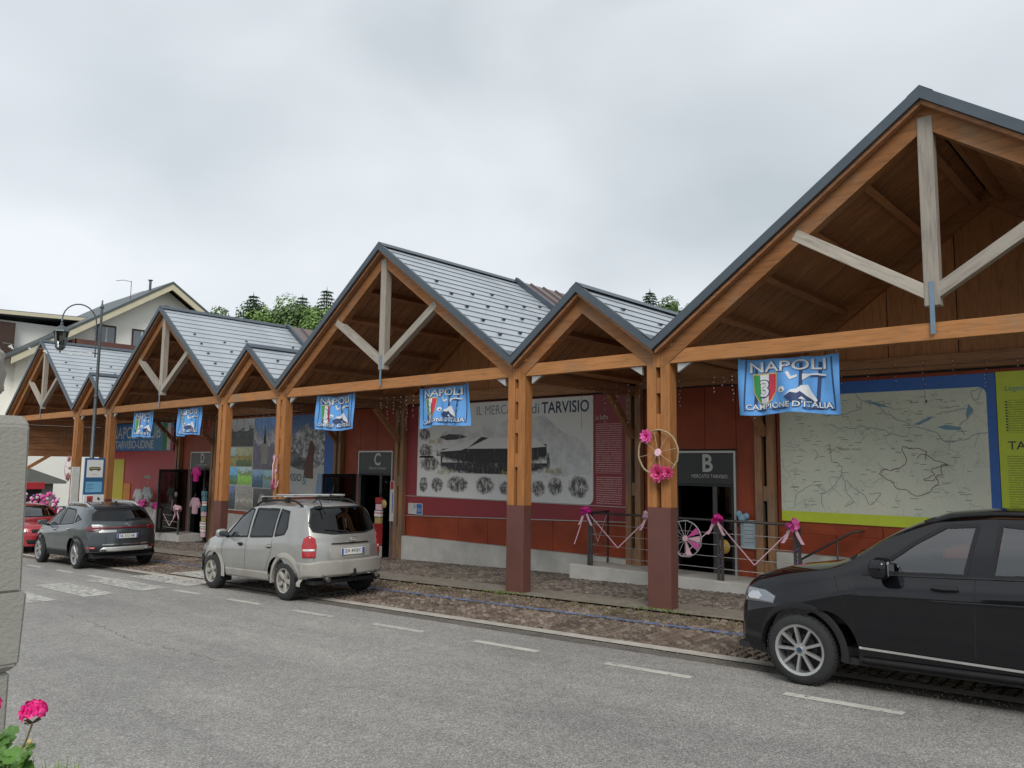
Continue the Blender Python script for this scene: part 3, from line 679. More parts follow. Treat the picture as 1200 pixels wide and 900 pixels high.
pr(hp, 'mountain_print', [(-16.9, 2.65), (-16.3, 3.2), (-15.6, 3.35), (-15.1, 3.12), (-14.6, 3.42), (-14.2, 3.3), (-13.5, 3.66), (-12.9, 3.5), (-12.6, 3.55), (-12.0, 3.1), (-11.5, 2.95), (-11.12, 2.6), (-11.12, 2.05), (-12.5, 1.95), (-14, 2.2)], M['fadedpeak'])
pr(hp, 'crowd_print', [(-16.6, 2.02), (-16.6, 2.72), (-12.45, 2.78), (-12.35, 2.02)], M['crowdphoto'], 2)
pr(hp, 'shade_print', [(-16.35, 2.32), (-16.35, 2.70), (-15.4, 2.78), (-14.8, 3.02), (-12.5, 2.80), (-12.5, 2.32)], M['darkphoto'], 3)
pr(hp, 'canopy_print', [(-16.5, 2.62), (-15.05, 2.98), (-14.75, 3.06), (-15.3, 2.74), (-15.6, 2.66)], M['tentwhite'], 4)
pr(hp, 'canopy_print', [(-15.4, 2.70), (-14.5, 3.0), (-12.9, 2.96), (-12.5, 2.74), (-13.2, 2.70)], M['tentwhite'], 5)
pr(hp, 'canopy_print', [(-16.5, 3.04), (-16.1, 3.12), (-15.6, 3.10), (-15.35, 3.03), (-15.8, 2.96), (-16.2, 2.95)], M['forestprint'], 5)
pr(hp, 'canopy_print', [(-15.0, 2.86), (-14.72, 3.06), (-14.85, 2.93)], M['pr_dark'], 6)
for (x0, z0, x1, z1) in ((-17.35, 2.98, -16.9, 3.28), (-17.35, 2.5, -16.75, 2.82), (-17.3, 2.1, -16.45, 2.45), (-17.3, 1.48, -16.95, 1.86), (-16.8, 1.5, -16.3, 1.86), (-16.15, 1.52, -15.3, 1.92), (-15.0, 1.5, -14.3, 1.92), (-14.15, 1.5, -13.4, 1.82), (-13.0, 1.5, -12.55, 1.85), (-12.45, 1.55, -12.0, 1.95), (-11.8, 1.5, -11.2, 2.0)):
    pr(hp, 'photo_print', rect(x0-.03, z0-.05, x1+.03, z1+.05), M['oldphoto'], 2+.35*(int((x0+20)*10) % 3))
for s_, x, z in (("Anni '50", -16.95, 2.86), ("Anni '70", -16.55, 1.98), ("Anni '80", -14.05, 2.0), ("Anni '90", -12.55, 2.06)): prt(hp, 'lettering', s_, x, z, .52, .15, M['pr_yellow'], 5, .01)
prt(hp, 'lettering', 'IL MERCATO', -15.0, 3.62, 1.75, .25, M['pr_outline'], 3, -.004); prt(hp, 'lettering', 'di', -13.02, 3.60, .26, .26, M['teal'], 3); prt(hp, 'lettering', 'TARVISIO', -12.68, 3.58, 1.5, .30, M['navy'], 3, .014)
# --- photo collage (bay C2, left half)
def picture(name, top, mid, bot, sc_=6, h=.5):
    q = NT(name); v = q.coord(kind='Generated'); sp_ = q.n('ShaderNodeSeparateXYZ'); q.l(v, sp_.inputs[0]); n = q.noise(v, sc_, 7, .68)
    z = q.math('ADD', sp_.outputs[2], q.math('MULTIPLY', q.math('SUBTRACT', n, .5), .9)); c = q.ramp(z, [(.1, bot), (h-.06, mul(bot, 1.5)), (h, mid), (h+.16, mul(mid, .6)), (h+.22, top), (1, mul(top, 1.25))])
    c = q.mix(1.0, c, q.ramp(q.noise(v, sc_*3, 5, .7), [(.3, (.6, .6, .6)), (.7, (1.3, 1.3, 1.3))]), 'MULTIPLY'); c = q.mix(1.0, c, (1.9, 1.9, 1.9), 'MULTIPLY'); q.col(c); q.set(.4); return q.m
co = board('photo_collage', 'collage of landscape and village photographs on the wall behind the silver car', 'poster', rect(-28.6, .42, -25.15, 3.93), M['offwhite'])
pics = [(-28.55, 2.85, -26.75, 3.9, (.36, .38, .40), (.09, .10, .11), (.035, .04, .04), .45), (-28.55, 2.1, -28.0, 2.82, (.30, .42, .40), (.25, .22, .09), (.20, .16, .05), .4), (-27.97, 2.1, -26.8, 2.82, (.32, .33, .20), (.30, .24, .05), (.06, .09, .03), .4),
        (-28.55, 1.4, -27.8, 2.07, (.12, .33, .50), (.10, .22, .22), (.06, .12, .05), .35), (-27.77, 1.4, -26.8, 2.07, (.30, .40, .42), (.20, .32, .08), (.16, .32, .05), .55), (-26.72, 2.0, -25.18, 3.9, (.12, .22, .42), (.38, .39, .42), (.10, .095, .13), .55),
        (-26.72, 1.33, -25.95, 1.97, (.16, .28, .42), (.09, .17, .22), (.03, .07, .11), .5), (-25.92, 1.33, -25.18, 1.97, (.22, .38, .42), (.20, .24, .14), (.10, .20, .19), .5), (-28.5, .46, -27.9, 1.36, (.10, .13, .22), (.08, .10, .12), (.03, .04, .045), .5), (-27.85, .46, -26.65, 1.36, (.20, .19, .17), (.33, .31, .27), (.14, .13, .11), .4), (-26.6, .46, -25.18, 1.3, (.06, .06, .06), (.05, .05, .05), (.025, .025, .025), .5)]
for i, (x0, z0, x1, z1, t_, m_, b_, h_) in enumerate(pics): pr(co, 'picture', rect(x0, z0, x1, z1), picture('picture%d' % i, t_, m_, b_, 5, h_), 1)
M['stonepale'] = mat('stonepale', (.45, .42, .37), .6, var=.2)
pr(co, 'tower_print', [(-26.15, 2.2), (-26.15, 2.85), (-26.05, 2.95), (-25.98, 3.5), (-25.93, 3.55), (-25.88, 3.5), (-25.83, 2.95), (-25.72, 2.85), (-25.72, 2.2)], M['stonepale'], 2)
pr(co, 'tower_print', [(-26.05, 2.95), (-25.95, 3.62), (-25.84, 2.95)], M['pr_dark'], 3)
pr(co, 'animal_print', [(-26.2, .5), (-26.25, .85), (-26.05, 1.12), (-25.8, 1.05), (-25.6, .8), (-25.65, .5)], M['stonepale'], 2)
# --- mountain poster (bay C2, right half)
q = NT('snowpeak'); v = q.coord(); n1 = q.noise(v, 4.2, 8, .78); q.col(q.ramp(n1, [(.36, (.05, .055, .065)), (.48, (.20, .21, .225)), (.56, (.62, .63, .64)), (.7, (.72, .72, .72))])); q.set(.4); M['snowpeak'] = q.m
q = NT('postersky'); v = q.coord(kind='Generated'); sp_ = q.n('ShaderNodeSeparateXYZ'); q.l(v, sp_.inputs[0]); q.col(q.ramp(sp_.outputs[2], [(.5, (.20, .32, .50)), (1, (.045, .13, .33))])); q.set(.4); M['postersky'] = q.m
mo = board('mountain_poster', 'poster of a snowy mountain over dark forest with a white town label, beside door C', 'poster', rect(-25.1, 1.2, -21.45, 3.93), M['mapblue'])
pr(mo, 'sky_print', rect(-25.1, 1.2, -22.15, 3.93), M['postersky'])
pr(mo, 'mountain_print', [(-25.1, 3.0), (-24.6, 3.25), (-24.2, 3.1), (-23.75, 3.42), (-23.2, 3.62), (-22.9, 3.4), (-22.45, 3.45), (-22.15, 3.2), (-22.15, 2.1), (-25.1, 2.1)], M['snowpeak'], 2)
pr(mo, 'forest_print', [(-25.1, 2.75), (-24.6, 2.8), (-24.3, 2.62), (-23.9, 2.68), (-23.5, 2.45), (-23.0, 2.25), (-22.9, 2.05), (-23.3, 1.95), (-24.2, 2.15), (-24.6, 2.4), (-25.1, 2.5)], M['forestprint'], 3)
pr(mo, 'snow_print', [(-25.1, 2.5), (-24.6, 2.4), (-24.2, 2.15), (-23.3, 1.95), (-22.9, 2.05), (-22.15, 2.2), (-22.15, 1.9), (-25.1, 1.9)], M['offwhite'], 4)
pr(mo, 'label_print', [(-25.1, 1.22), (-22.6, 1.2), (-22.45, 2.05), (-23.1, 2.02), (-25.1, 2.0)], M['offwhite'], 5)
pr(mo, 'figure_print', [(-23.35, 1.75), (-22.75, 1.72), (-22.78, 2.3), (-22.72, 2.7), (-22.85, 3.0), (-22.98, 3.02), (-23.1, 2.7), (-23.25, 2.3)], M['redsteel'], 6)
prt(mo, 'lettering', 'TARVISIO', -25.0, 1.62, 1.55, .26, M['navy'], 7, .012); prt(mo, 'lettering', '&', -23.4, 1.5, .24, .34, M['teal'], 7)
# --- club banner, red board and yellow boards (far left bay)
M['clubblue'] = mat('clubblue', (.04, .16, .38), .5, var=.35, scale=.8, stain=(.10, .30, .42)); M['flaggreen'] = plain('flaggreen', (.03, .22, .08), .55); M['flagred'] = plain('flagred', (.42, .03, .04), .55)
rb = tag(MB().prism([(0, 0), (7.7, .2), (7.7, 2.3), (0, 2.3)], 0, .02).obj('red_board', mat('redboard', (.42, .05, .058), .5, var=.08, scale=2), loc=(-40.75, 15.275, .40)), 'plain red wall board under the blue club banner', 'board')
pr(rb, 'handle_print', [(-36.2, 1.5), (-35.4, 1.45), (-35.5, 1.62), (-36.0, 1.62)], M['pr_grey'])
cb = board('club_banner', 'blue supporters club banner with white block lettering and an italian tricolour end', 'banner', rrect(-40.6, 2.72, -33.3, 4.0, .25, 'tr tl'), M['clubblue'], y=15.24)
pr(cb, 'stripe', rect(-34.35, 2.74, -33.95, 3.96), M['flaggreen']); pr(cb, 'stripe', rect(-33.94, 2.74, -33.6, 3.93), M['offwhite']); pr(cb, 'stripe', rect(-33.59, 2.74, -33.34, 3.75), M['flagred'])
prt(cb, 'lettering', 'NAPOLI CLUB', -39.9, 3.28, 5.3, .58, M['offwhite'], 2, .012); prt(cb, 'lettering', 'TARVISIO-UDINE', -39.5, 2.82, 4.2, .38, M['offwhite'], 2, .012)
M['yellowboard'] = textlines('yellowboard', (.55, .45, .02), (.35, .30, .03), 9, .5)
yb = board('yellow_board', 'tall yellow notice board on the red wall', 'board', rect(-39.65, .15, -38.33, 2.33), M['yellowboard'], y=15.24)
ob = board('orange_board', 'small orange notice board beside the yellow one', 'board', rect(-38.25, .15, -37.5, 1.2), mat('orangeboard', (.55, .20, .02), .5, var=.1), y=15.24)
# --- small notices
nb = board('notice_sign', 'small white house-number sign with blue end on the red wall', 'sign', rect(-17.78, .80, -17.15, 1.12), M['offwhite'], y=15.25); pr(nb, 'blue_print', rect(-17.4, .82, -17.17, 1.1), M['mapblue']); prt(nb, 'lettering', '8', -17.52, .98, .06, .1, M['pr_dark']); prt(nb, 'lettering', 'HDI', -17.38, .88, .18, .1, M['offwhite'], 3)
ps = board('paper_notice', 'pale blue paper notice with a blue bow beside door B', 'notice', rect(-7.30, .62, -6.96, 1.20), mat('paleblue', (.40, .50, .55), .6), y=15.25)
for k in range(5): pr(ps, 'text_line', rect(-7.24, .74+k*.08, -7.04, .755+k*.08), M['pr_grey'])
MB().sphere((.05, -.05, .62), .09, 9, 6).sphere((.14, -.05, .66), .07, 8, 6).sphere((-.02, -.05, .70), .07, 8, 6).box(.0, .03, -.03, -.02, .0, .5).obj('bow', mat('palebluebow', (.25, .42, .55), .5), ps)
rs = tag(MB().lathe([(0, 0), (.15, 0), (.15, .02), (0, .02)], 24, Matrix.Rotation(pi/2, 4, 'X')).obj('round_sign', mat('ochre', (.55, .33, .07), .5), loc=(-7.70, 15.255, .62)), 'round ochre sticker sign on the glass of door B', 'sign')
M['brochure'] = picture('brochure', (.4, .4, .38), (.45, .1, .1), (.42, .42, .4), 9)
pc = board('poster_strip', 'column of white paper notices fixed right of door C', 'notice', rect(-18.48, .55, -18.30, 1.75), M['offwhite'], y=15.12); pr(pc, 'print', rect(-18.46, 1.5, -18.32, 1.73), M['flagred']); pr(pc, 'print', rect(-18.37, .8, -18.33, 1.4), M['mapblue'])

# ================================================================== FLAGS UNDER THE BEAM
M['flagblue'] = mat('flagblue', (.11, .33, .70), .6, var=.12, scale=5, bump=.15, bscale=60); M['flagnavy'] = plain('flagnavy', (.02, .045, .13), .6); M['flagwhite'] = plain('flagwhite', (.66, .67, .68), .6)
M['scudgreen'] = plain('scudgreen', (.04, .28, .07), .55); M['scudred'] = plain('scudred', (.50, .03, .06), .55); M['gold'] = plain('gold', (.50, .40, .16), .5)
def flag_meshes(seed):
    rg = random.Random(seed); ph = [rg.uniform(0, 6) for _ in range(5)]; fw_, fh = 1.52, .87
    am = rg.uniform(.85, 1.2); tl = rg.uniform(-.03, .03)
    def W_(u, z):      # u 0..fw, z 0..fh (0 = bottom)
        k = 1-.62*(z/fh)
        y = am*k*(.055*sin(u*4.1+ph[0]+.8*z)+.045*sin(u*9+ph[1]+z*2)+.026*sin(u*17+z*4+ph[2])+.012*sin(u*29-z*3+ph[4]))
        zz = z-(.035*sin(u/fw_*pi)+.012*abs(sin(u/fw_*pi*3)))*(z/fh)+k*.022*sin(u*5+ph[3])+tl*(u/fw_-.5); uu = u+k*.03*(u/fw_-.5)
        return uu, y, zz
    def P(u, z, off): a, y, b = W_(u, z); return (a, y-off, b)
    out = []
    c = MB(); nu, nz = 48, 26
    c.add([P(fw_*i/nu, fh*j/nz, 0) for j in range(nz+1) for i in range(nu+1)], [(j*(nu+1)+i, j*(nu+1)+i+1, (j+1)*(nu+1)+i+1, (j+1)*(nu+1)+i) for j in range(nz) for i in range(nu)], True)
    out.append(('cloth', c.mesh(), 'flagblue'))
    def pol(name, pts, m, off):
        b = bmesh.new(); vsx = [b.verts.new((x, 0, z)) for x, z in pts]; b.faces.new(vsx)
        bmesh.ops.triangulate(b, faces=b.faces)
        for _ in range(4):
            ed = [e for e in b.edges if e.calc_length() > .05]
            if not ed: break
            bmesh.ops.subdivide_edges(b, edges=ed, cuts=1, use_grid_fill=False); bmesh.ops.triangulate(b, faces=b.faces)
        for v_ in b.verts: v_.co = Vector(P(v_.co.x, v_.co.z, off))
        me = bpy.data.meshes.new(name); b.to_mesh(me); b.free(); out.append((name, me, m))
    def txt(name, body, x, z, w, h, m, off, o_=0.0, arch=0):
        me = text_mesh(body, 1.0, offset=o_); xs = [v.co.x for v in me.vertices]; ys = [v.co.y for v in me.vertices]; x0, x1, y0, y1 = min(xs), max(xs), min(ys), max(ys)
        for v_ in me.vertices: v_.co = Vector(P(x+(v_.co.x-x0)/(x1-x0)*w, z+(v_.co.y-y0)/(y1-y0)*h, off))
        out.append((name, me, m))
    def band(pts, w, m, off):
        b = MB(); Q = []
        for i in range(len(pts)-1):
            for t in range(6): Q.append((pts[i][0]+(pts[i+1][0]-pts[i][0])*t/6, pts[i][1]+(pts[i+1][1]-pts[i][1])*t/6))
        Q.append(pts[-1]); b.ribbon(Q, w); b.v = [P(x, z, off) for x, y, z in b.v]; out.append(('border_print', b.mesh(), m))
    band([(.13, .86), (.10, .07), (1.44, .07), (1.42, .84)], .022, 'flagnavy', .006)
    for x0_, x1_ in ((.30, .27), (.98, .95), (1.26, 1.20)): band([(x0_, .78), (x1_, .10)], .05, 'flagnavy', .004)
    txt('lettering', 'NAPOLI', .20, .655, 1.15, .175, 'flagnavy', .009, .022); txt('lettering', 'NAPOLI', .19, .665, 1.15, .165, 'flagwhite', .013, .012)
    sh = [(.24, .63), (.62, .63), (.60, .36), (.53, .22), (.43, .155), (.33, .22), (.26, .36)]
    pol('shield_print', [(x+(x-.43)*.08, z+(z-.40)*.08) for x, z in sh], 'gold', .010)
    pol('shield_print', [(.245, .625), (.36, .625), (.37, .20), (.335, .225), (.262, .36)], 'scudgreen', .015)
    pol('shield_print', [(.36, .625), (.50, .625), (.49, .195), (.43, .16), (.37, .20)], 'flagwhite', .015)
    pol('shield_print', [(.50, .625), (.615, .625), (.598, .36), (.525, .225), (.49, .195)], 'scudred', .015)
    txt('lettering', '3', .345, .26, .17, .29, 'flagnavy', .019, .03); txt('lettering', '3', .355, .275, .145, .26, 'flagwhite', .023, .008)
    pol('ball_print', [(.70+.06*cos(t*pi/6), .37+.05*sin(t*pi/6)) for t in range(12)], 'flagwhite', .010); pol('ball_print', [(.67, .35), (.73, .34), (.70, .38)], 'flagnavy', .014)
    pol('arm_print', [(.76, .64), (.80, .66), (.84, .57), (.92, .60), (.92, .56), (.82, .52)], 'flagwhite', .010)
    pol('arm_print', [(.99, .60), (1.10, .60), (1.20, .61), (1.34, .585), (1.33, .56), (1.20, .58), (1.10, .57), (.99, .50)], 'flagwhite', .010)
    pol('arm_print', [(1.10, .575), (1.2, .585), (1.34, .56), (1.3, .545), (1.2, .56), (1.12, .555)], 'flagnavy', .014)
    pol('mountain_print', [(.74, .25), (.84, .36), (.92, .37), (.97, .42), (1.07, .43), (1.12, .33), (1.2, .20), (1.17, .15), (1.05, .19), (.9, .22)], 'flagwhite', .010)
    pol('mountain_print', [(.74, .25), (.83, .32), (.92, .30), (.96, .33), (1.05, .25), (1.12, .21), (1.18, .16), (1.05, .18), (.98, .25), (.9, .17), (.84, .16)], 'flagnavy', .014)
    txt('lettering', "CAMPIONE D'ITALIA", .13, .075, 1.30, .105, 'flagnavy', .017, .025); txt('lettering', "CAMPIONE D'ITALIA", .135, .085, 1.28, .09, 'flagwhite', .021, .012)
    return out
fsets = [flag_meshes(s) for s in (3, 8, 12, 21, 34)]
flabels = ['sky blue football flag nearest the camera, in the big right bay', 'sky blue football flag hanging in front of the grey history poster', 'sky blue football flag hanging just left of door C above the silver car', 'sky blue football flag right of the blue club banner, above door D', 'leftmost sky blue football flag, hanging in front of the club banner']
for i, (x0, wsc, s_) in enumerate(((-5.41, 1.0, 0), (-12.92, 1.0, 1), (-16.80, 1.02, 2), (-24.55, 1.02, 3), (-27.80, .98, 4))):
    f_ = thing('flag', flabels[i], 'flag', (x0, 11.31, 3.07), (0, 0, 0), 'football flags under the beam')
    f_.scale = (wsc, 1, 1)
    for nm, me, m_ in fsets[s_]:
        if len(me.materials) == 0: me.materials.append(M[m_])
        put(nm, me, None, f_)
    MB().tube([(.02, 0, .86), (.02, -.03, .93)], .006, 5).tube([(1.5, 0, .86), (1.5, -.03, .93)], .006, 5).obj('tie', M['flagwhite'], f_)

# ================================================================== PLATFORMS, RAILINGS, BOWS, WHEELS
def platform(name, label, x0, x1, y0, zt, zb):
    p_ = tag(MB().box(0, x1-x0, 0, 15.30-y0, 0, zt-zb).obj(name, M['concrete'], None, .012, (x0, y0, zb)), label, 'platform'); return p_
platform('entrance_platform', 'pale concrete entrance platform in front of door B', -11.03, -5.6, 14.30, .05, -.40)
platform('entrance_platform', 'pale concrete entrance platform beside door D', -36.2, -30.25, 14.25, -.62, -1.25)
def bow(name, loc, m, label, s=1.0, tails=True):
    s *= 1.35
    rg = random.Random(int(loc[0]*100)); o = thing(name, label, 'bow', loc, (0, 0, 0), 'ribbon bows on the railings'); b = MB()
    for i in range(20):
        a = rg.uniform(0, 2*pi); e = rg.uniform(-.7, 1.2); d = Vector((cos(a)*cos(e), sin(a)*cos(e), sin(e))); sd = d.orthogonal().normalized(); up = d.cross(sd); r_ = .095*s*rg.uniform(.8, 1.15); w = .024*s
        pts = [d*(r_*t)+up*(.035*s*sin(pi*t)*k) for k in (1, -1) for t in ((0, .3, .6, .85, 1) if k == 1 else (1, .85, .6, .3, 0))]
        b.add([p+sd*w*j for p in pts for j in (-1, 1)], [(2*k, 2*k+1, 2*k+3, 2*k+2) for k in range(len(pts)-1)], True)
    b.obj('loops', m, o, sharp=60)
    if tails:
        t = MB()
        for sx in (-1, 1):
            pts = [(0, 0, 0), (sx*.05*s, -.03, -.07*s), (sx*.09*s, -.02, -.16*s), (sx*.13*s, -.03, -.22*s)]
            t.add([(x+dx*s, y, z) for x, y, z in pts for dx in (-.022, .022)], [(2*k, 2*k+1, 2*k+3, 2*k+2) for k in range(3)], True)
        t.obj('tails', M['palepink'], o, sharp=60)
    return o
def railing(label, posts, y, zbase, zt, wires, side=None, slope=None):
    o = thing('railing', label, 'railing', (posts[0], y, zbase(posts[0])))
    O = Vector(o.location)
    def L_(p): return tuple(Vector(p)-O)
    for X in posts:
        MB().box(X-.028, X+.028, y-.012, y+.012, zbase(X), zt(X)+.0).box(X+.045, X+.10, y-.012, y+.012, zbase(X), zt(X)).obj('post', M['railgrey'], o, .002, tuple(-O)) if False else put('post', MB().box(-.03, .03, -.012, .012, 0, zt(X)-zbase(X)).box(.05, .11, -.012, .012, 0, zt(X)-zbase(X)).bm(.002), M['railgrey'], o, L_((X, y, zbase(X))))
    put('top_rail', MB().tube([L_((X, y, zt(X)+.02)) for X in (posts[0]-.08, posts[-1]+.06)], .024, 8).mesh(), M['railgrey'], o)
    for k in range(wires):
        f = (k+1)/(wires+1.0)
        put('wire', MB().tube([L_((X, y-.005, zbase(X)+(zt(X)-zbase(X))*f)) for X in (posts[0], posts[-1])], .006, 5).mesh(), M['galv'], o)
    if side:
        X, y1 = side
        put('post', MB().box(-.012, .012, -.03, .03, 0, zt(X)-zbase(X)).bm(.002), M['railgrey'], o, L_((X, y1, zbase(X))))
        put('top_rail', MB().tube([L_((X, y, zt(X)+.02)), L_((X, y1+.05, zt(X)+.02))], .024, 8).mesh(), M['railgrey'], o)
        for k in range(wires):
            f = (k+1)/(wires+1.0); put('wire', MB().tube([L_((X, yy, zbase(X)+(zt(X)-zbase(X))*f)) for yy in (y, y1)], .006, 5).mesh(), M['galv'], o)
    if slope:
        (xa, za), (xb, zb_) = slope
        put('handrail', MB().tube([L_((xa, 15.0, za)), L_((xb, 15.0, zb_)), L_((xb+.1, 15.05, zb_)), L_((xb+.1, 15.24, zb_))], .022, 8).mesh(), M['railgrey'], o)
        for t in (.08, .72):
            xx = xa+(xb-xa)*t; zz = za+(zb_-za)*t
            put('post', MB().tube([L_((xx, 15.0, zz-.85)), L_((xx, 15.0, zz))], .02, 8).mesh(), M['railgrey'], o)
    return o
zfB = lambda X: .05; ztB = lambda X: 1.20
railing('grey steel railing with ribbons on the platform at door B', [-10.53, -8.93, -7.36, -5.82], 14.36, zfB, ztB, 4, side=(-10.53, 15.1), slope=((-6.05, .48), (-4.98, 1.12)))
zfD = lambda X: -.62; ztD = lambda X: .36
railing('grey steel railing with pink bows by the platform at door D', [-35.6, -33.8, -32.0, -30.5], 14.31, zfD, ztD, 3)
def garland(label, pts, m, w=.022, y=None):
    o = thing('ribbon_garland', label, 'ribbon', pts[0], (0, 0, 0), 'ribbon garlands on the railings'); O = Vector(pts[0]); b = MB()
    for a, c in zip(pts[:-1], pts[1:]): b.bar(Vector(a)-O, Vector(c)-O, .006, w)
    b.obj('ribbon', m, o); return o
garland('white ribbon zigzag on the left end of the railing at door B', [(-10.5, 14.32, 1.2), (-9.72, 14.32, .50), (-8.95, 14.32, 1.18)], M['palepink'])
garland('white ribbon zigzag between the two posts in front of door B', [(-8.93, 14.32, 1.18), (-8.15, 14.32, .45), (-7.36, 14.32, 1.18)], M['palepink'])
garland('white ribbon zigzag on the right end of the railing at door B', [(-7.34, 14.32, 1.18), (-6.6, 14.32, .42), (-5.85, 14.32, 1.16)], M['palepink'])
garland('pale ribbon zigzag on the short return rail beside the history poster', [(-10.54, 14.4, 1.2), (-10.54, 14.72, .55), (-10.54, 15.08, 1.15)], M['palepink'], .02)
garland('pale ribbon hanging from the left end post of the railing at door B', [(-10.6, 14.3, 1.2), (-10.85, 14.25, .5)], M['palepink'], .02)
for xa in (-33.8, -32.0): garland('pale ribbon zigzag on the railing at door D, %s' % ('left of the two' if xa < -33 else 'right of the two'), [(xa, 14.27, .34), (xa+.85, 14.27, -.3), (xa+1.6, 14.27, .34)], M['palepink'], .035)
bow('ribbon_bow', (-10.55, 14.28, 1.24), M['magenta'], 'magenta ribbon bow on the left end post of the railing at door B')
bow('ribbon_bow', (-8.93, 14.28, 1.22), M['palepink'], 'pale pink ribbon bow half hidden behind the nearest red column')
bow('ribbon_bow', (-7.36, 14.28, 1.24), M['magenta'], 'magenta ribbon bow on the railing post in front of door B')
bow('ribbon_bow', (-5.82, 14.28, 1.21), M['pink'], 'pink ribbon bow on the right end post, above the black car bonnet', 1.1)
bow('ribbon_bow', (-30.5, 14.25, .40), M['palepink'], 'pale pink bow on the right end post of the railing at door D', 1.3)
bow('ribbon_bow', (-33.7, 14.25, .42), M['pink'], 'pink bow in the middle of the railing at door D', 1.9); bow('ribbon_bow', (-32.3, 14.25, .42), M['magenta'], 'magenta bow on the railing post left of the white bow at door D', 1.4)
# spiral purple ribbon on posts
M['purple'] = plain('purple', (.16, .10, .25), .5)
for X, lb in ((-8.93, 'second'), (-7.36, 'third'), (-5.82, 'fourth')):
    tag(MB().tube([(.045*cos(t*.8), .03*sin(t*.8), .1+t*.028) for t in range(34)], .011, 5).obj('ribbon_spiral', M['purple'], loc=(X+.02, 14.36, .05)), 'purple ribbon wound round the %s railing post from the left at door B' % lb, 'ribbon', 'purple ribbons on posts')
def flower(b, c, s, rg):
    for ring, (n, r_, el) in enumerate(((9, 1.0, .1), (8, .78, .5), (6, .5, .9), (4, .25, 1.25))):
        for k in range(n):
            a = 2*pi*k/n+ring*.35+rg.uniform(-.1, .1); d = Vector((cos(a)*cos(el), -sin(el), sin(a)*cos(el))); t = Vector((-sin(a), 0, cos(a))); p = Vector(c); r1 = s*r_
            b.add([p+t*.12*s, p-t*.12*s, p+d*r1*.6-t*.28*s, p+d*r1*.6+t*.28*s, p+d*r1-t*.12*s+Vector((0, -.05*s, 0)), p+d*r1+t*.12*s+Vector((0, -.05*s, 0))], [(0, 1, 2, 3), (3, 2, 4, 5)])
def deco_wheel(label, c, R, rimmat, flowers, spokes=8, rz=0, tr=.015):
    o = thing('decorated_wheel', label, 'wheel', c, (0, 0, rz)); rg = random.Random(3)
    n = 40; ring = [(R*cos(2*pi*k/n)*(1+.015*sin(3*k)), .006*sin(k*1.7), R*sin(2*pi*k/n)*(1+.015*cos(2*k))) for k in range(n+1)]
    MB().tube(ring, tr, 8, False).obj('rim', rimmat, o, sharp=60)
    for k in range(spokes):
        a = 2*pi*k/spokes+.2; MB().tube([(0, 0, 0), (R*cos(a), 0, R*sin(a))], .006, 5).obj('spoke', rimmat, o, sharp=60)
    MB().lathe([(0, .02), (.055, .02), (.065, 0), (.055, -.02), (0, -.02)], 16, Matrix.Rotation(pi/2, 4, 'X')).obj('hub', M['palepink'], o, sharp=40)
    for (fx, fz, s, m_) in flowers:
        b = MB(); flower(b, (fx, -.03, fz), s, rg); b.obj('flower', m_, o)
    return o
M['straw'] = wood('straw', (.36, .27, .16), 'x', .6); 
M['deeppink'] = mat('deeppink', (.62, .06, .20), .55, var=.5, scale=14)
deco_wheel('bicycle wheel wreath with pink flowers on the nearest column', (-6.70, 11.03, 2.49), .37, M['straw'], [(-.20, .27, .12, M['pink']), (.02, -.33, .155, M['deeppink']), (.20, -.32, .11, M['deeppink'])])
deco_wheel('bicycle wheel wreath with pink bows on the column above the silver car', (-17.95, 10.92, 2.02), .42, M['palepink'], [(-.02, .36, .13, M['palepink']), (-.05, -.33, .19, M['pink'])], 4, -.75, .012)
w_ = deco_wheel('bicycle wheel with pink wrapped sectors hanging on the railing behind the nearest column', (-8.05, 14.28, .82), .36, M['galv'], [], 14)
for a0, m_ in ((.55, M['pink']), (-.45, M['pink']), (.02, M['palepink']), (-1.3, M['palepink'])):
    pts = [(.05*cos(a0), .05*sin(a0))]+[(.34*cos(a0+d), .34*sin(a0+d)) for d in (-.2, -.07, .07, .2)]
    MB().add([(x, -.012, z) for x, z in pts], [tuple(range(5))]).obj('sector', m_, w_)
deco_wheel('small pink wreath on the column beside the bus stop panel', (CX[0]-.05, 11.0, 1.95), .40, M['palepink'], [(-.02, .36, .14, M['palepink']), (-.05, -.34, .18, M['palepink'])], 4, -.75, .014)
# icicle light strings
def icicles(label, xa, xb, y, z, n, seed):
    rg = random.Random(seed); o = thing('light_string', label, 'lights', (xa, y, z), (0, 0, 0), 'icicle light strings'); c = MB(); b = MB()
    c.tube([(t*(xb-xa)/8, 0, -.06*sin(pi*t/8)) for t in range(9)], .006, 4)
    for i in range(n):
        x = (xb-xa)*(i+.5)/n; zz = 0; Ld = rg.uniform(.2, .85); c.tube([(x, 0, 0), (x, 0, -Ld)], .0035, 3, False)
        k = 0
        while k < Ld:
            b.sphere((x+rg.uniform(-.02, .02), rg.uniform(-.02, .02), -k), .0095, 5, 3); k += rg.uniform(.06, .13)
    c.obj('cable', M['darkframe'], o, sharp=60); tag(b.obj('bulbs', M['lightbulb'], o, sharp=60), kind='stuff'); return o
icicles('icicle lights hanging left of the flag nearest the camera', CX[5]+.35, -5.5, 12.2, 3.80, 5, 1)
icicles('icicle lights hanging across the small bay in front of the history poster text', CX[4]+.3, CX[5]-.3, 12.6, 3.83, 9, 2)
icicles('icicle lights hanging between the two flags of the middle big bay', -15.1, -12.95, 11.9, 3.84, 9, 3)
icicles('icicle lights hanging above the photo collage', CX[2]+.2, CX[3]-.2, 12.0, 3.84, 8, 4)
icicles('icicle lights hanging in the bay over door D', -29.3, -22.0, 12.6, 3.8, 16, 5)
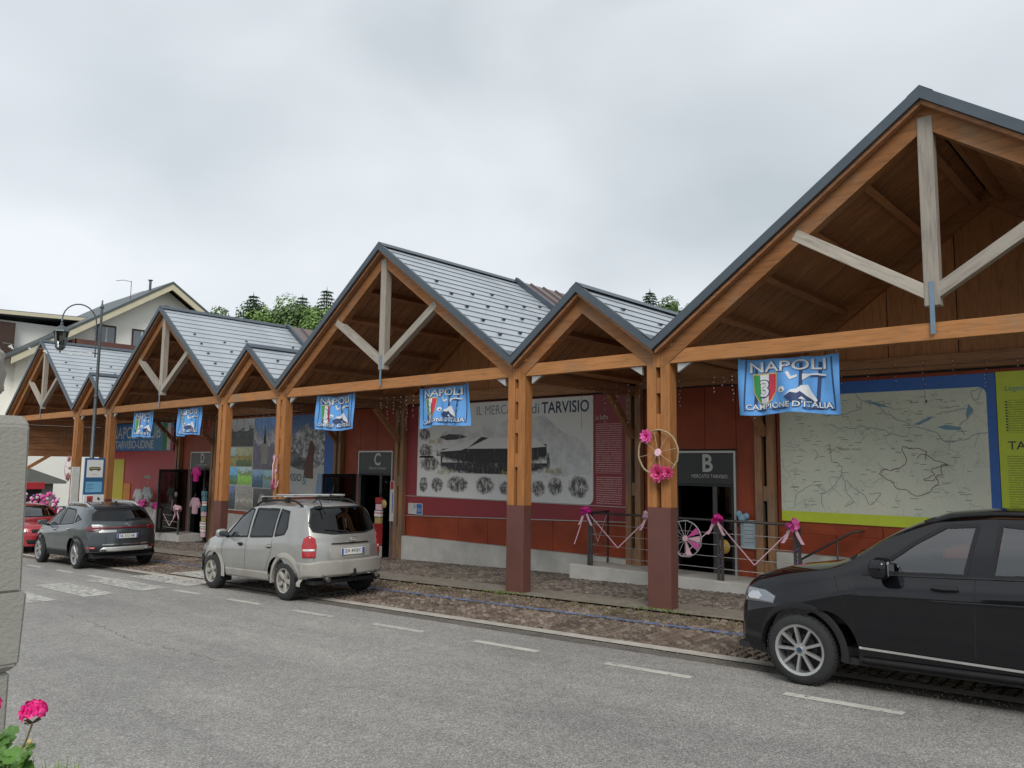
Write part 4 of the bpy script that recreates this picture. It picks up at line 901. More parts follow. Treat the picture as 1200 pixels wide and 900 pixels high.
icicles('icicle lights hanging across the far left bay', CM1+.4, CX[0]-.3, 13.0, 3.8, 18, 6)
icicles('icicle lights along the wall beam above the map', -6.3, -.6, 15.0, 4.15, 12, 7)
# open glass door leaves and goods by the doors
def leaf(label, X, y0, y1, z0, z1):
    o = thing('open_door_leaf', label, 'door', (X, y0, z0)); h = z1-z0; w = y1-y0
    MB().box(-.03, .03, 0, .08, 0, h).box(-.03, .03, w-.08, w, 0, h).box(-.03, .03, .08, w-.08, h-.10, h).box(-.03, .03, .08, w-.08, 0, .14).obj('frame', M['darkframe'], o)
    MB().box(-.006, .006, .08, w-.08, .14, h-.10).obj('pane', M['shopglass'], o); MB().box(.031, .06, w*.5-.02, w*.5+.02, 0.9, 1.3).obj('handle', M['galv'], o); return o
leaf('open dark-framed glass door leaf swung out at door C', -20.3, 13.95, 15.2, gz(-20.3, 14.5)+.04, 1.93)
leaf('open dark-framed glass door leaf swung out at door D', -31.75, 14.0, 15.2, -.6, 1.93)
def garment(label, loc, m, s=1.0, kind='shirt'):
    o = thing('garment', label, 'clothing', loc); b = MB()
    P = [(-.16, 0), (.16, 0), (.17, .35), (.32, .22), (.38, .34), (.20, .58), (.08, .60), (0, .56), (-.08, .60), (-.20, .58), (-.38, .34), (-.32, .22), (-.17, .35)]
    b.prism([(x*s, z*s) for x, z in P], -.05, .05).obj('cloth', m, o, .02, seg=2); MB().tube([(-.15*s, 0, .56*s), (0, 0, .66*s), (0, 0, .74*s)], .008, 5).obj('hanger', M['galv'], o, sharp=60); return o
garment('pink top hanging in the doorway of door D', (-30.6, 15.0, 1.45), M['magenta'], 1.0); garment('white shirt hanging beside the open leaf of door D', (-32.1, 14.75, .55), M['offwhite'], 1.1)
garment('pale pink dress hanging low in door D', (-30.75, 15.1, .15), M['palepink'], 1.1); garment('grey patterned shirt hanging in front of the red board', (-34.6, 14.8, .3), mat('greycloth', (.35, .37, .37), .8, var=.5, scale=12), 1.4)
garment('white blouse hanging left of the grey patterned shirt', (-35.6, 14.85, .25), M['offwhite'], 1.3)
def stand(label, x, y, z, h, n, seed):
    rg = random.Random(seed); o = thing('display_stand', label, 'stand', (x, y, z)); MB().box(-.02, .02, -.02, .02, 0, h).box(-.2, .2, -.2, .2, 0, .03).obj('pole', M['darkframe'], o)
    for i in range(n):
        zz = .2+i*(h-.3)/n; cc = random.Random(seed+i).choice([M['offwhite'], M['palepink'], M['gold'], M['teal'], M['brochure'], M['flagred']])
        MB().box(-.14, .14, -.05-.02*(i % 3), .02, zz, zz+(h-.3)/n*.9).obj('pack', cc, o, .006)
    return o
stand('narrow rack of small packets right of door D', -29.55, 14.9, gz(-29.5, 15), 2.1, 9, 4); stand('narrow rack of packets in the doorway of door C', -18.95, 15.12, gz(-19, 15), 1.9, 8, 12)
rbx = thing('red_bin', 'red box standing by door C behind the silver car', 'box', (-18.75, 14.75, gz(-18.7, 14.7))); MB().box(-.2, .2, -.2, .2, .35, 1.0).obj('box', M['flagred'], rbx, .02); MB().box(-.2, .2, -.2, .2, 0, .345).obj('base', M['offwhite'], rbx, .02)
tag(MB().lathe([(0, 0), (.13, 0), (.13, .02), (0, .02)], 20, Matrix.Rotation(pi/2, 4, 'X')).obj('round_sign', M['gold'], loc=(-18.72, 15.1, 1.05)), 'round yellow sign on the doorway of door C', 'sign')
# ================================================================== CARS
def paint(name, c, metal=.0, rough=.35, flake=0, dirt=None, spec=.5):
    q = NT(name); v = q.coord(); n = q.noise(v, 3, 4); col = q.ramp(n, [(.3, mul(c, .94)), (.7, mul(c, 1.06))])
    if dirt:
        sp_ = q.n('ShaderNodeSeparateXYZ'); q.l(v, sp_.inputs[0]); nn = q.noise(v, 7, 6, .7)
        z = q.math('ADD', sp_.outputs[2], q.math('MULTIPLY', nn, .45)); f = q.ramp(z, [(.45, (.55,)*3), (.95, (0, 0, 0))]); col = q.mix(f, col, dirt)
    q.col(col); q.set(rough, metal, spec, 1.0); q.b.inputs['Coat Roughness'].default_value = .06; return q.m
M['tyre'] = mat('tyre', (.022, .022, .022), .85, var=.3, scale=20, bump=.2, bscale=80); M['rim'] = mat('rim', (.42, .42, .41), .35, .7, var=.12, scale=8); M['rimdark'] = plain('rimdark', (.03, .03, .03), .5, .3)
M['dirtyrim'] = mat('dirtyrim', (.38, .36, .32), .5, .4, var=.2, scale=9); M['trimblack'] = mat('trimblack', (.016, .016, .017), .6, var=.2, scale=15, spec=.25); M['cabin'] = plain('cabin', (.035, .035, .036), .8); M['seat'] = plain('seat', (.06, .06, .062), .85)
M['tail_red'] = plain('tail_red', (.36, .006, .010), .12, 0, .5, 1); M['tail_dark'] = plain('tail_dark', (.13, .008, .014), .12, 0, .5, 1); M['tail_white'] = plain('tail_white', (.62, .60, .58), .15, 0, .5, 1); M['headlamp'] = plain('headlamp', (.24, .26, .28), .12, .5, .5, 1); M['chrome'] = plain('chrome', (.62, .62, .62), .15, 1)
M['plate'] = plain('plate', (.66, .66, .64), .4); M['plateblue'] = plain('plateblue', (.02, .07, .35), .4); M['platetext'] = plain('platetext', (.02, .02, .03), .5)
M['mirror'] = plain('mirror', (.5, .52, .54), .05, 1)
def lerp_tab(tab, x):
    if x <= tab[0][0]: return tab[0][1]
    for (a, b), (c, d) in zip(tab[:-1], tab[1:]):
        if x <= c:
            t = (x-a)/(c-a) if c > a else 1; return b+(d-b)*t
    return tab[-1][1]
def smooth_tab(tab, step=.02, r=.07):
    x0, x1 = tab[0][0], tab[-1][0]; n = int((x1-x0)/step)+1; xs = [x0+(x1-x0)*i/n for i in range(n+1)]; out = []
    for x in xs:
        rr = min(r, x-x0, x1-x); k = [lerp_tab(tab, x+rr*t) for t in (-1, -.66, -.33, 0, .33, .66, 1)]; out.append((x, sum(k)/7))
    return out
class Car:
    def __init__(s, name, label, cat, cfg, loc, heading, group=None):
        s.c = cfg; s.root = thing(name, label, cat, loc, (0, 0, 0), group); a = -math.atan(SL)
        R = Matrix.Rotation(a, 4, 'Y') @ Matrix.Rotation(heading, 4, 'Z'); s.root.rotation_euler = R.to_euler()
        s.build_body()
    def sect(s, x):
        c = s.c; zt = lerp_tab(s.top, x); zb = min(lerp_tab(s.belt, x), zt-.035); wy = lerp_tab(s.plan, x); zs = lerp_tab(s.sill, x)
        rw = c['rw']; R = c['arch']; zl = zs
        for xw in (c['wb']/2, -c['wb']/2):
            if abs(x-xw) < R: zl = max(zl, rw+sqrt(R*R-(x-xw)**2))
        P = []
        def side(z):
            if c.get('crease'):
                return wy*lerp_tab([(.15, .90), (.35, .955), (.5, .985), (zb-.19, .992), (zb-.15, 1.0), (zb+.001, .915)], z)
            return wy*lerp_tab([(.15, .90), (.35, .955), (.5, .99), (.66, 1.0), (.80, .995), (zb-.05 if zb-.05 > .81 else .82, .975), (zb+.001 if zb > .82 else .83, .945)], z)
        for k in range(13):
            z = zl+(zb-zl)*k/12; P.append((side(z), z))
        yb, zb_ = P[-1]; H = zt-zb; zr = zb+H*.86; yr = max(.05, yb-c['tumble']*(zr-zb)-.025)
        for k in range(1, 13):
            t = k/12; bow_ = .018*sin(pi*t)*min(1, H/.4); P.append((yb+(yr-yb)*t+bow_, zb+(zr-zb)*t))
        for k in range(1, 11):
            a = pi/2*k/10; y = yr*(1-sin(a)*1.0) if False else yr*cos(a); P.append((y if k < 10 else 0.0, zr+(zt-zr)*(1-(y/yr)**2.6)))
        return P
    def bend(s, x, y):
        c = s.c; m = .9
        if x > 0: return x-c['bf']*(abs(y)/m)**2.4*min(1, max(0, (x-.1)/1.6))
        return x+c['br']*(abs(y)/m)**2.4*min(1, max(0, (-x-.2)/1.5))
    def build_body(s):
        c = s.c; s.top = smooth_tab(c['top'], .01, .05); s.belt = smooth_tab(c['belt']); s.plan = smooth_tab(c['plan'], .02, .1); s.sill = c['sill']
        x0, x1 = c['top'][0][0], c['top'][-1][0]; xs = set()
        n = 190
        for i in range(n+1): xs.add(x0+(x1-x0)*i/n)
        for xw in (c['wb']/2, -c['wb']/2):
            for k in range(25): xs.add(xw+c['arch']*cos(pi*k/24))
            xs.add(xw-c['arch']*1.0001); xs.add(xw+c['arch']*1.0001)
        for t in range(12): xs.add(x0+.004*t*t/4); xs.add(x1-.004*t*t/4)
        xs = sorted(xs); b = MB(); rows = None; V = []
        secs = [s.sect(x) for x in xs]; m = len(secs[0]); N = 2*m-1
        for x, S in zip(xs, secs):
            full = [(y, z) for y, z in S]+[(-y, z) for y, z in S[-2::-1]]
            V += [(s.bend(x, y), y, z) for y, z in full]
        F = [(i*N+k, i*N+k+1, (i+1)*N+k+1, (i+1)*N+k) for i in range(len(xs)-1) for k in range(N-1)]
        b.add(V, F, True)
        for i, sg in ((0, 1), (len(xs)-1, -1)):          # end caps with the plan curvature
            S = secs[i]; nc = 14; W = []
            for y, z in S:
                for k in range(nc+1):
                    yy = y*(1-2*k/nc); W.append((s.bend(xs[i], yy), yy, z))
            b.add(W, [(r*(nc+1)+k, r*(nc+1)+k+1, (r+1)*(nc+1)+k+1, (r+1)*(nc+1)+k) for r in range(m-1) for k in range(nc)], True)
        me = b.mesh('body'); bmx = bmesh.new(); bmx.from_mesh(me)
        bmesh.ops.remove_doubles(bmx, verts=bmx.verts, dist=.0008); bmesh.ops.recalc_face_normals(bmx, faces=bmx.faces)
        s.bvh = BVHTree.FromBMesh(bmx)
        # cut the window openings
        def inside(poly, u, v):
            r = False; n_ = len(poly)
            for i in range(n_):
                (a, b1), (c1, d) = poly[i], poly[(i+1) % n_]
                if (b1 > v) != (d > v) and u < (c1-a)*(v-b1)/(d-b1)+a: r = not r
            return r
        kill = []
        for f in bmx.faces:
            p = f.calc_center_median(); nn = f.normal
            if abs(nn.y) > .6:
                if any(inside(w, p.x, p.z) for w in c['win']): kill.append(f)
            elif nn.x > .25 and nn.z > .1 and inside(c['ws'], p.y, p.z): kill.append(f)
            elif nn.x < -.3 and inside(c['rwin'], p.y, p.z): kill.append(f)
        bmesh.ops.delete(bmx, geom=kill, context='FACES')
        bmx.to_mesh(me); bmx.free()
        for p_ in me.polygons: p_.use_smooth = True
        try: me.set_sharp_from_angle(angle=radians(38))
        except Exception: pass
        s.body = put('body', me, c['paint'], s.root)
    def cast(s, frame, u, v):
        if frame == 'L': o, d = Vector((u, 4, v)), Vector((0, -1, 0))
        elif frame == 'R': o, d = Vector((u, -4, v)), Vector((0, 1, 0))
        elif frame == 'B': o, d = Vector((-6, u, v)), Vector((1, 0, 0))
        elif frame == 'F': o, d = Vector((6, u, v)), Vector((-1, 0, 0))
        elif frame == 'T': o, d = Vector((u, v, 5)), Vector((0, 0, -1))
        else:
            a = frame; d = Vector((cos(a), sin(a), 0)); o = Vector((-sin(a), cos(a), 0))*u+Vector((0, 0, v))-d*5
        h = s.bvh.ray_cast(o, d)
        return h[0], h[1], d
    def patch(s, name, frame, poly, m, off=.006, parent=None, step=.04, skirt=.03):
        us = [p[0] for p in poly]; u0, u1 = min(us), max(us); n = max(2, int((u1-u0)/step)+1); V = []; ok = True
        def lohi(u):
            vv = []
            for i in range(len(poly)):
                (a, b), (c, d) = poly[i], poly[(i+1) % len(poly)]
                if min(a, c)-1e-9 <= u <= max(a, c)+1e-9:
                    if abs(c-a) < 1e-9: vv += [b, d]
                    else: vv.append(b+(d-b)*(u-a)/(c-a))
            return min(vv), max(vv)
        cols = sorted(set([u0+(u1-u0)*i/n for i in range(n+1)]+us)); hmax = max(lohi(u)[1]-lohi(u)[0] for u in cols); mr = max(2, int(hmax/step)+1)
        last = None
        for u in cols:
            lo, hi = lohi(min(max(u, u0+1e-5), u1-1e-5))
            for j in range(mr+1):
                v = lo+(hi-lo)*j/mr; p, nn, d = s.cast(frame, u, v)
                if p is None: p, nn = (last if last else (Vector((0, 0, 0)), Vector((0, 0, 1))))
                last = (p, nn)
                if nn.dot(d) > 0: nn = -nn
                V.append(p+nn*off)
        nc = len(cols); b = MB()
        F = [(i*(mr+1)+j, (i+1)*(mr+1)+j, (i+1)*(mr+1)+j+1, i*(mr+1)+j+1) for i in range(nc-1) for j in range(mr)]
        b.add(V, F, True)
        if skirt and off > .003:
            loop = [i*(mr+1) for i in range(nc)]+[(nc-1)*(mr+1)+j for j in range(1, mr+1)]+[i*(mr+1)+mr for i in range(nc-2, -1, -1)]+[j for j in range(mr-1, 0, -1)]
            d = s.cast(frame, 0, .7)[2]; k0 = len(b.v); dep = min(skirt, off+.012)
            ring = [V[i]+d*dep for i in loop]; b.v += [tuple(p) for p in ring]; nl = len(loop)
            b.f += [(loop[i], loop[(i+1) % nl], k0+(i+1) % nl, k0+i) for i in range(nl)]; b.sm += [False]*nl
        me = b.mesh(name); bb = bmesh.new(); bb.from_mesh(me); bmesh.ops.remove_doubles(bb, verts=bb.verts, dist=.0002); bmesh.ops.recalc_face_normals(bb, faces=bb.faces); bb.to_mesh(me); bb.free()
        return put(name, me, m, parent or s.root)
    def line(s, name, frame, pts, w, m, off=.003, parent=None):
        Q = []
        for (a, b), (c, d) in zip(pts[:-1], pts[1:]):
            n = max(1, int(hypot(c-a, d-b)/.03))
            Q += [(a+(c-a)*t/n, b+(d-b)*t/n) for t in range(n)]
        Q.append(pts[-1]); V = []; last = None; mm = len(Q)
        for i, (u, v) in enumerate(Q):
            a = Q[max(0, i-1)]; b = Q[min(mm-1, i+1)]; dx, dy = b[0]-a[0], b[1]-a[1]; L_ = hypot(dx, dy) or 1
            for k in (-1, 1):
                p, nn, d = s.cast(frame, u-dy/L_*w/2*k, v+dx/L_*w/2*k)
                if p is None: p, nn = last if last else (Vector((0, 0, 0)), Vector((0, 0, 1)))
                last = (p, nn); nn = -nn if nn.dot(d) > 0 else nn; V.append(p+nn*off)
        b = MB().add(V, [(2*i, 2*i+1, 2*i+3, 2*i+2) for i in range(mm-1)], True)
        return put(name, b.mesh(name), m, parent or s.root)
    def both(s, fn, *a, **k):
        return [fn(n_, fr, *a[0:], **k) for n_, fr in ()]
    def wheels(s, style, rimm, wid=.215):
        c = s.c; r = c['rw']; rr = c['rim']; tr = c['track']/2
        Mx = Matrix.Rotation(pi/2, 4, 'X')       # lathe axis -> -y
        tp = [(rr-.01, -wid/2+.012), (rr+.02, -wid/2), (r-.045, -wid/2+.004), (r-.012, -wid/2+.03), (r, -wid/2+.055), (r, wid/2-.055), (r-.012, wid/2-.03), (r-.045, wid/2-.004), (rr+.02, wid/2), (rr-.01, wid/2-.012)]
        ty = MB().lathe(tp, 40, Mx).mesh('tyre', 50)
        tread = MB()
        for k in range(60):
            a = 2*pi*k/60; Rm = Matrix.Rotation(a, 4, 'Y')
            for yy in (-.06, -.02, .02, .06): tread.cbox((0, yy+(.008 if k % 2 else -.008), r+.001), (.022, .03, .008), Rm)
        treadm = tread.mesh('tread')
        rb_ = MB().lathe([(rr-.016, wid/2-.030), (rr-.014, wid/2-.008), (rr+.012, wid/2+.003), (rr+.012, wid/2-.02), (rr-.016, wid/2-.031), (rr-.03, -wid/2+.03)], 40, Mx).mesh('rim', 50)
        disc = MB().lathe([(0, .0), (rr-.03, .0)], 32, Mx @ Matrix.Translation((0, 0, -.01))).mesh('d')
        brake = MB().lathe([(.05, -.005), (rr*.62, -.005), (rr*.62, .015), (.05, .015)], 28, Mx).mesh('b', 40)
        face = -wid/2+.022
        sp = MB()
        for k in range(style['n']):
            a0 = 2*pi*k/style['n']+.3
            for off_ in style['pair']:
                a = a0+off_; w0, w1 = style['w']; Rm = Matrix.Rotation(a, 4, 'Y'); ri = .045; ro = rr-.012; sk = style.get('skew', 0)
                v = [Vector((-w0/2, face+.012, ri)), Vector((w0/2, face+.012, ri)), Vector((w1/2+sk, face-.004, ro)), Vector((-w1/2+sk, face-.004, ro)), Vector((-w0*.35, face-.006, ri)), Vector((w0*.35, face-.006, ri)), Vector((w1*.32+sk, face-.016, ro)), Vector((-w1*.32+sk, face-.016, ro))]
                v = [Rm @ p for p in v] ; v2 = [p+Vector((0, .035, 0)) for p in v[:4]]
                sp.add(v+v2, [(4, 5, 6, 7), (0, 1, 5, 4), (1, 2, 6, 5), (2, 3, 7, 6), (3, 0, 4, 7), (0, 8, 9, 1), (1, 9, 10, 2), (3, 11, 8, 0)])
        spm = sp.bm()
        hub = MB().lathe([(0, .012), (.022, .012), (.028, .008), (.03, 0), (.062, -.004), (.066, -.02)], 24, Mx @ Matrix.Translation((0, 0, -face+.006))).mesh('hub', 40)
        cap = MB().lathe([(0, .0), (.027, .0)], 24, Mx @ Matrix.Translation((0, 0, -face+.020))).mesh('cap')
        for sx in (1, -1):
            for sy in (1, -1):
                rot = (0, random.uniform(0, 6), 0 if sy < 0 else pi)
                o = put('wheel', ty, M['tyre'], s.root, (sx*c['wb']/2, sy*(tr), r), rot)
                put('tread', treadm, M['tyre'], o); put('rim', rb_, rimm, o); put('spokes', spm, rimm, o); put('hub', hub, rimm, o); put('brake_disc', brake, M['rimdark'], o); put('barrel', disc, M['black'], o); put('hub_cap', cap, style.get('cap', M['rimdark']), o)
        # wheel wells and floor
        R = c['arch']+.004
        for sx in (1, -1):
            for sy in (1, -1):
                b = MB(); n = 16; y0, y1 = sy*(tr-.30), sy*(c['half']-.035); xw = sx*c['wb']/2
                for k in range(n):
                    a, a2 = pi*k/n, pi*(k+1)/n
                    b.add([(xw+R*cos(t), y, r+R*sin(t)) for t in (a, a2) for y in (y0, y1)], [(0, 1, 3, 2)])
                b.add([(xw+R*cos(pi*k/n), y0, r+R*sin(pi*k/n)) for k in range(n+1)], [tuple(range(n+1))]); b.obj('wheel_well', M['black'], s.root)
        xr, xf = c['top'][0][0]+.12, c['top'][-1][0]-.12; w2 = c['half']-.08; A = c['arch']+.01; hw = c['wb']/2
        fl = MB()
        for xa, xb, ww in ((xr, -hw-A, w2-.1), (-hw-A, -hw+A, tr-.3), (-hw+A, hw-A, w2), (hw-A, hw+A, tr-.3), (hw+A, xf, w2-.12)): fl.box(xa, xb, -ww, ww, c['floor'], c['floor']+.06)
        fl.obj('floor_pan', M['black'], s.root)
    def interior(s, dash_x, seat_x, rear_x, zseat=.62, steer=1):
        def sb(name, x, y, w, zs, zt, lean=.18):
            b = MB(); b.box(x-.02, x+.48, y-w/2, y+w/2, zs, zs+.14); b.prism([(x+.08, zs+.1), (x-.06, zs+.1), (x-.06-lean, zt), (x+.03-lean, zt)], y-w/2, y+w/2, 'y')
            o = b.obj(name, M['seat'], s.root, .03, seg=2)
            for yy in ([y] if w < .7 else [y-.35, y+.35]): MB().box(x-.05-lean-.04, x-.05-lean+.06, yy-.13, yy+.13, zt+.02, zt+.2).obj('headrest', M['seat'], o, .03, seg=2)
        sb('seat', seat_x, .37, .5, zseat-.05, 1.18); sb('seat', seat_x, -.37, .5, zseat-.05, 1.18); sb('rear_seat', rear_x, 0, 1.25, zseat, 1.16)
        MB().prism([(dash_x+.35, .95), (dash_x-.05, .98), (dash_x-.12, .88), (dash_x-.05, .6), (dash_x+.35, .6)], -.72, .72, 'y').obj('dashboard', M['cabin'], s.root, .02)
        C_ = Vector((dash_x-.28, .37, .93)); R_ = Matrix.Rotation(radians(-65), 4, 'Y')
        ring = [C_+R_ @ Vector((.18*cos(2*pi*k/24), .18*sin(2*pi*k/24), 0)) for k in range(25)]
        b = MB().tube(ring, .016, 6, False); b.bar(C_, C_+Vector((.25, 0, -.1)), .04); b.bar(C_+R_ @ Vector((0, -.18, 0)), C_+R_ @ Vector((0, .18, 0)), .03, .015); b.obj('steering_wheel', M['cabin'], s.root, sharp=50)
        MB().box(c_ := s.c['top'][0][0]+.3, dash_x+.3, -.74, .74, s.c['floor']+.061, .40).obj('cabin_floor', M['cabin'], s.root)
    def windows(s, gl, rear_gl, ws_gl, trim=M['trimblack']):
        c = s.c
        for i, w in enumerate(c['win']):
            for fr in 'LR':
                o = s.patch('side_window', fr, w, gl if i == 0 or not c.get('privacy') else rear_gl, -.004, step=.05, skirt=0)
                s.line('window_trim', fr, w+[w[0]], .035, trim, .003, parent=o)
        o = s.patch('windscreen', 'F', c['ws'], ws_gl, -.003, step=.06, skirt=0); s.line('window_trim', 'F', c['ws']+[c['ws'][0]], .035, trim, .003, parent=o)
        o = s.patch('rear_window', 'B', c['rwin'], rear_gl, -.002, step=.05, skirt=0); s.line('window_trim', 'B', c['rwin']+[c['rwin'][0]], .03, trim, .003, parent=o)
        s.rw_obj = o
    def archtrim(s, m, w=.05, off=.012):
        c = s.c
        for sx in (1, -1):
            xw = sx*c['wb']/2; r0 = c['arch']-.006; r1 = c['arch']+w
            for fr, sy in (('L', 1), ('R', -1)):
                V = []; n = 26; a0 = -.16
                for k in range(n+1):
                    a = a0+(pi-2*a0)*k/n
                    for r_ in (r0, (r0+r1)/2, r1):
                        u, v = xw+r_*cos(a), c['rw']+r_*sin(a); p, nn, d = s.cast(fr, u, max(v, .20))
                        if p is None: p = Vector((u, sy*c['half']*.95, v)); 
                        V.append(Vector((u, p.y+sy*(off if r_ < r1 else .002), v)))
                for k in range(n+1):
                    a = a0+(pi-2*a0)*k/n; V.append(Vector((xw+r0*cos(a), sy*(c['half']-.10), c['rw']+r0*sin(a))))
                F = []; B = 3*(n+1)
                for k in range(n):
                    F += [(3*k, 3*k+3, 3*k+4, 3*k+1), (3*k+1, 3*k+4, 3*k+5, 3*k+2), (3*k, B+k, B+k+1, 3*k+3)]
                me = MB().add(V, F, True).mesh('arch', 40); put('arch_trim', me, m, s.root)
    def mirror(s, x, z, m, sz=(.12, .22, .15)):
        for sy in (1, -1):
            p, _, _ = s.cast('L', x, z); yb = p.y if p is not None else .85
            b = MB(); n1, n2 = 20, 14; V = []
            def sg_(v_, e): return (1 if v_ >= 0 else -1)*abs(v_)**e
            for j in range(n2+1):
                ph = -pi/2+pi*j/n2
                for k in range(n1):
                    th = 2*pi*k/n1; ex = .55; xx = sg_(cos(ph), ex)*sg_(cos(th), ex); yy = sg_(cos(ph), ex)*sg_(sin(th), ex); zz = sg_(sin(ph), ex)
                    V.append((x-.02+xx*sz[0]/2*(1 if xx < 0 else .9-.25*abs(zz)), sy*(yb+.15)+yy*sz[1]/2, z+.07+zz*sz[2]/2*(1-.12*max(0, yy*sy))))
            b.add(V, [(j*n1+k, j*n1+(k+1) % n1, (j+1)*n1+(k+1) % n1, (j+1)*n1+k) for j in range(n2) for k in range(n1)], True); o = b.obj('mirror', m, s.root)
            MB().bar((x, sy*(yb-.02), z-.01), (x-.01, sy*(yb+.08), z+.03), .06, .05).obj('arm', M['trimblack'], o)
            MB().box(x-.02-sz[0]/2-.004, x-.02-sz[0]/2+.002, sy*(yb+.05) if sy > 0 else sy*(yb+.23), sy*(yb+.23) if sy > 0 else sy*(yb+.05), z+.01, z+.11).obj('mirror_glass', M['mirror'], o)
    def handle(s, x, z, m, w=.17):
        for fr in 'LR':
            o = s.patch('door_handle', fr, [(x-w/2, z-.012), (x-w/2+.02, z+.018), (x+w/2-.02, z+.018), (x+w/2, z-.012), (x, z-.02)], m, .028, step=.03, skirt=.05)
            s.patch('handle_recess', fr, [(x-w/2, z-.03), (x-w/2+.02, z+.028), (x+w/2-.03, z+.028), (x+w/2-.02, z-.03), (x, z-.042)], M['trimblack'], .002, o, .04, 0)
    def plate(s, fr, z, body, w=.52, h=.11, y0=0, eu=True, tilt=0):
        p, nn, d = s.cast(fr, y0, z); off = .02 if fr == 'F' else -.02; face = '-x' if fr == 'B' else '+x'; X = p.x+off
        o = MB().cbox((X, y0, z), (.012, w, h)).obj('number_plate', M['plate'], s.root, .002); sg = -1 if fr == 'B' else 1
        xx = X+sg*.0075; left = w/2 if fr == 'B' else -w/2
        dirn = -1 if fr == 'B' else 1
        fit_text('lettering', body, w*.72, h*.62, M['platetext'], o, (xx, y0+left+dirn*w*.14, z-h*.31), face=face, off=.01)
        for e in (0, 1):
            ya = y0+left+dirn*(.004 if e == 0 else w-.046); yb = ya+dirn*.042
            MB().box(min(xx, xx-sg*.0005), max(xx, xx-sg*.0005)+0, min(ya, yb), max(ya, yb), z-h/2+.004, z+h/2-.004).obj('plate_band', M['plateblue'], o)
        return o
    def roof_rail(s, x0, x1, y, h, m):
        for sy in (1, -1):
            pts = []
            for k in range(13):
                t = k/12; x = x0+(x1-x0)*t; p, _, _ = s.cast('T', x, sy*y); lift = h*min(1, min(t, 1-t)*7); pts.append((x, sy*y, (p.z if p else 1.6)+.004+lift))
            MB().tube(pts, .02, 8).obj('roof_rail', m, s.root, sharp=50)

def carpos(xc, yc): return (xc, yc, gz(xc))
# ---------------------------------------------------------------- silver SUV
q_ = .0
silver = paint('silver_paint', (.335, .33, .31), .5, .36, dirt=(.23, .215, .185))
bumperm = mat('bumper_silver', (.33, .315, .28), .5, .1, var=.08, scale=5, stain=(.27, .25, .22))
tuc = dict(wb=2.63, rw=.345, rim=.205, arch=.405, half=.90, track=1.55, floor=.30, tumble=.30, bf=.30, br=.30, paint=silver, privacy=True,
    top=[(-2.14, 0.620), (-2.13, 0.934), (-2.08, 1.108), (-2.0, 1.260), (-1.86, 1.564), (-1.80, 1.656), (-1.7, 1.694), (-1.3, 1.732), (-.6, 1.754), (0.0, 1.732), (.28, 1.672), (.55, 1.499), (1.0, 1.173), (1.12, 1.103), (1.6, 1.043), (1.95, 0.945), (2.08, 0.848), (2.13, 0.700), (2.14, 0.550)],
    belt=[(-2.14, 1.086), (-1.2, 1.065), (0, 1.021), (1.1, 0.978), (1.7, 0.913), (2.14, 0.804)], plan=[(-2.14, .77), (-1.95, .855), (-1.4, .895), (0, .90), (1.3, .89), (1.8, .86), (2.14, .74)],
    sill=[(-2.14, .42), (-1.85, .34), (-1.0, .30), (1.0, .30), (1.85, .30), (2.14, .34)],
    win=[[(.86, 1.043), (.02, 1.065), (.06, 1.564), (.20, 1.585), (.50, 1.412)], [(-.08, 1.065), (-.85, 1.097), (-.82, 1.575), (-.05, 1.585)], [(-.93, 1.108), (-1.22, 1.151), (-1.27, 1.260), (-1.18, 1.542), (-.90, 1.575)]],
    ws=[(-.62, 1.162), (.62, 1.162), (.55, 1.607), (-.55, 1.607)], rwin=[(-.66, 1.206), (-.35, 1.157), (.35, 1.157), (.66, 1.206), (.69, 1.325), (.57, 1.618), (-.57, 1.618), (-.69, 1.325)])
T = Car('silver_car', 'silver compact SUV parked by the columns, seen from behind, with roof bars', 'car', tuc, carpos(-13.70, 8.66), pi)
T.wheels(dict(n=5, pair=(0,), w=(.075, .085)), M['dirtyrim'])
T.windows(M['glass'], M['glass_dark'], M['glass']); T.interior(.95, -.05, -.95)
T.archtrim(bumperm, .085, .022); T.mirror(.78, 1.04, silver, (.13, .21, .17))
T.handle(-.02+.22, .925, M['trimblack'], .16); T.handle(-.80, .925, bumperm, .17)
for fr in 'LR':
    T.line('panel_gap', fr, [(.02, 1.03), (.0, .75), (.02, .42), (.75, .40), (.88, .6), (.92, .98)], .007, M['trimblack'], .002); T.line('panel_gap', fr, [(-.88, 1.05), (-.90, .85), (-.75, .55), (-.62, .41), (.02, .42)], .007, M['trimblack'], .002)
    T.patch('sill_cladding', fr, [(-.86, .31), (-.80, .47), (.85, .46), (.88, .31)], bumperm, .012)
    T.patch('side_repeater', fr, [(1.18, .80), (1.21, .84), (1.26, .82), (1.22, .79)], M['tail_white'], .006, step=.02)
sgn = {'L': 1, 'R': -1}
for sy, ang in ((1, -.62), (-1, .62)):
    # tail lamp wraps the rear corner
    def uv(y): return y
    u0 = sy*1.50
    ctr = {1: (-sin(-.62)*-2.05+cos(-.62)*.86), -1: (-sin(.62)*-2.05+cos(.62)*-.86)}[sy]
    o = T.patch('tail_lamp', ang, [(ctr-.115, .76), (ctr-.13, .97), (ctr-.10, 1.09), (ctr, 1.14), (ctr+.09, 1.09), (ctr+.12, .97), (ctr+.11, .76)], M['tail_red'], .012, step=.03)
    T.patch('reversing_lens', ang, [(ctr-.10, .87), (ctr-.10, .91), (ctr+.10, .91), (ctr+.10, .87)], M['tail_white'], .016, o, step=.03)
T.patch('rear_bumper', 'B', [(-.80, .43), (-.82, .66), (-.60, .70), (.60, .70), (.82, .66), (.80, .43), (.5, .37), (-.5, .37)], bumperm, .045, step=.04, skirt=.07)
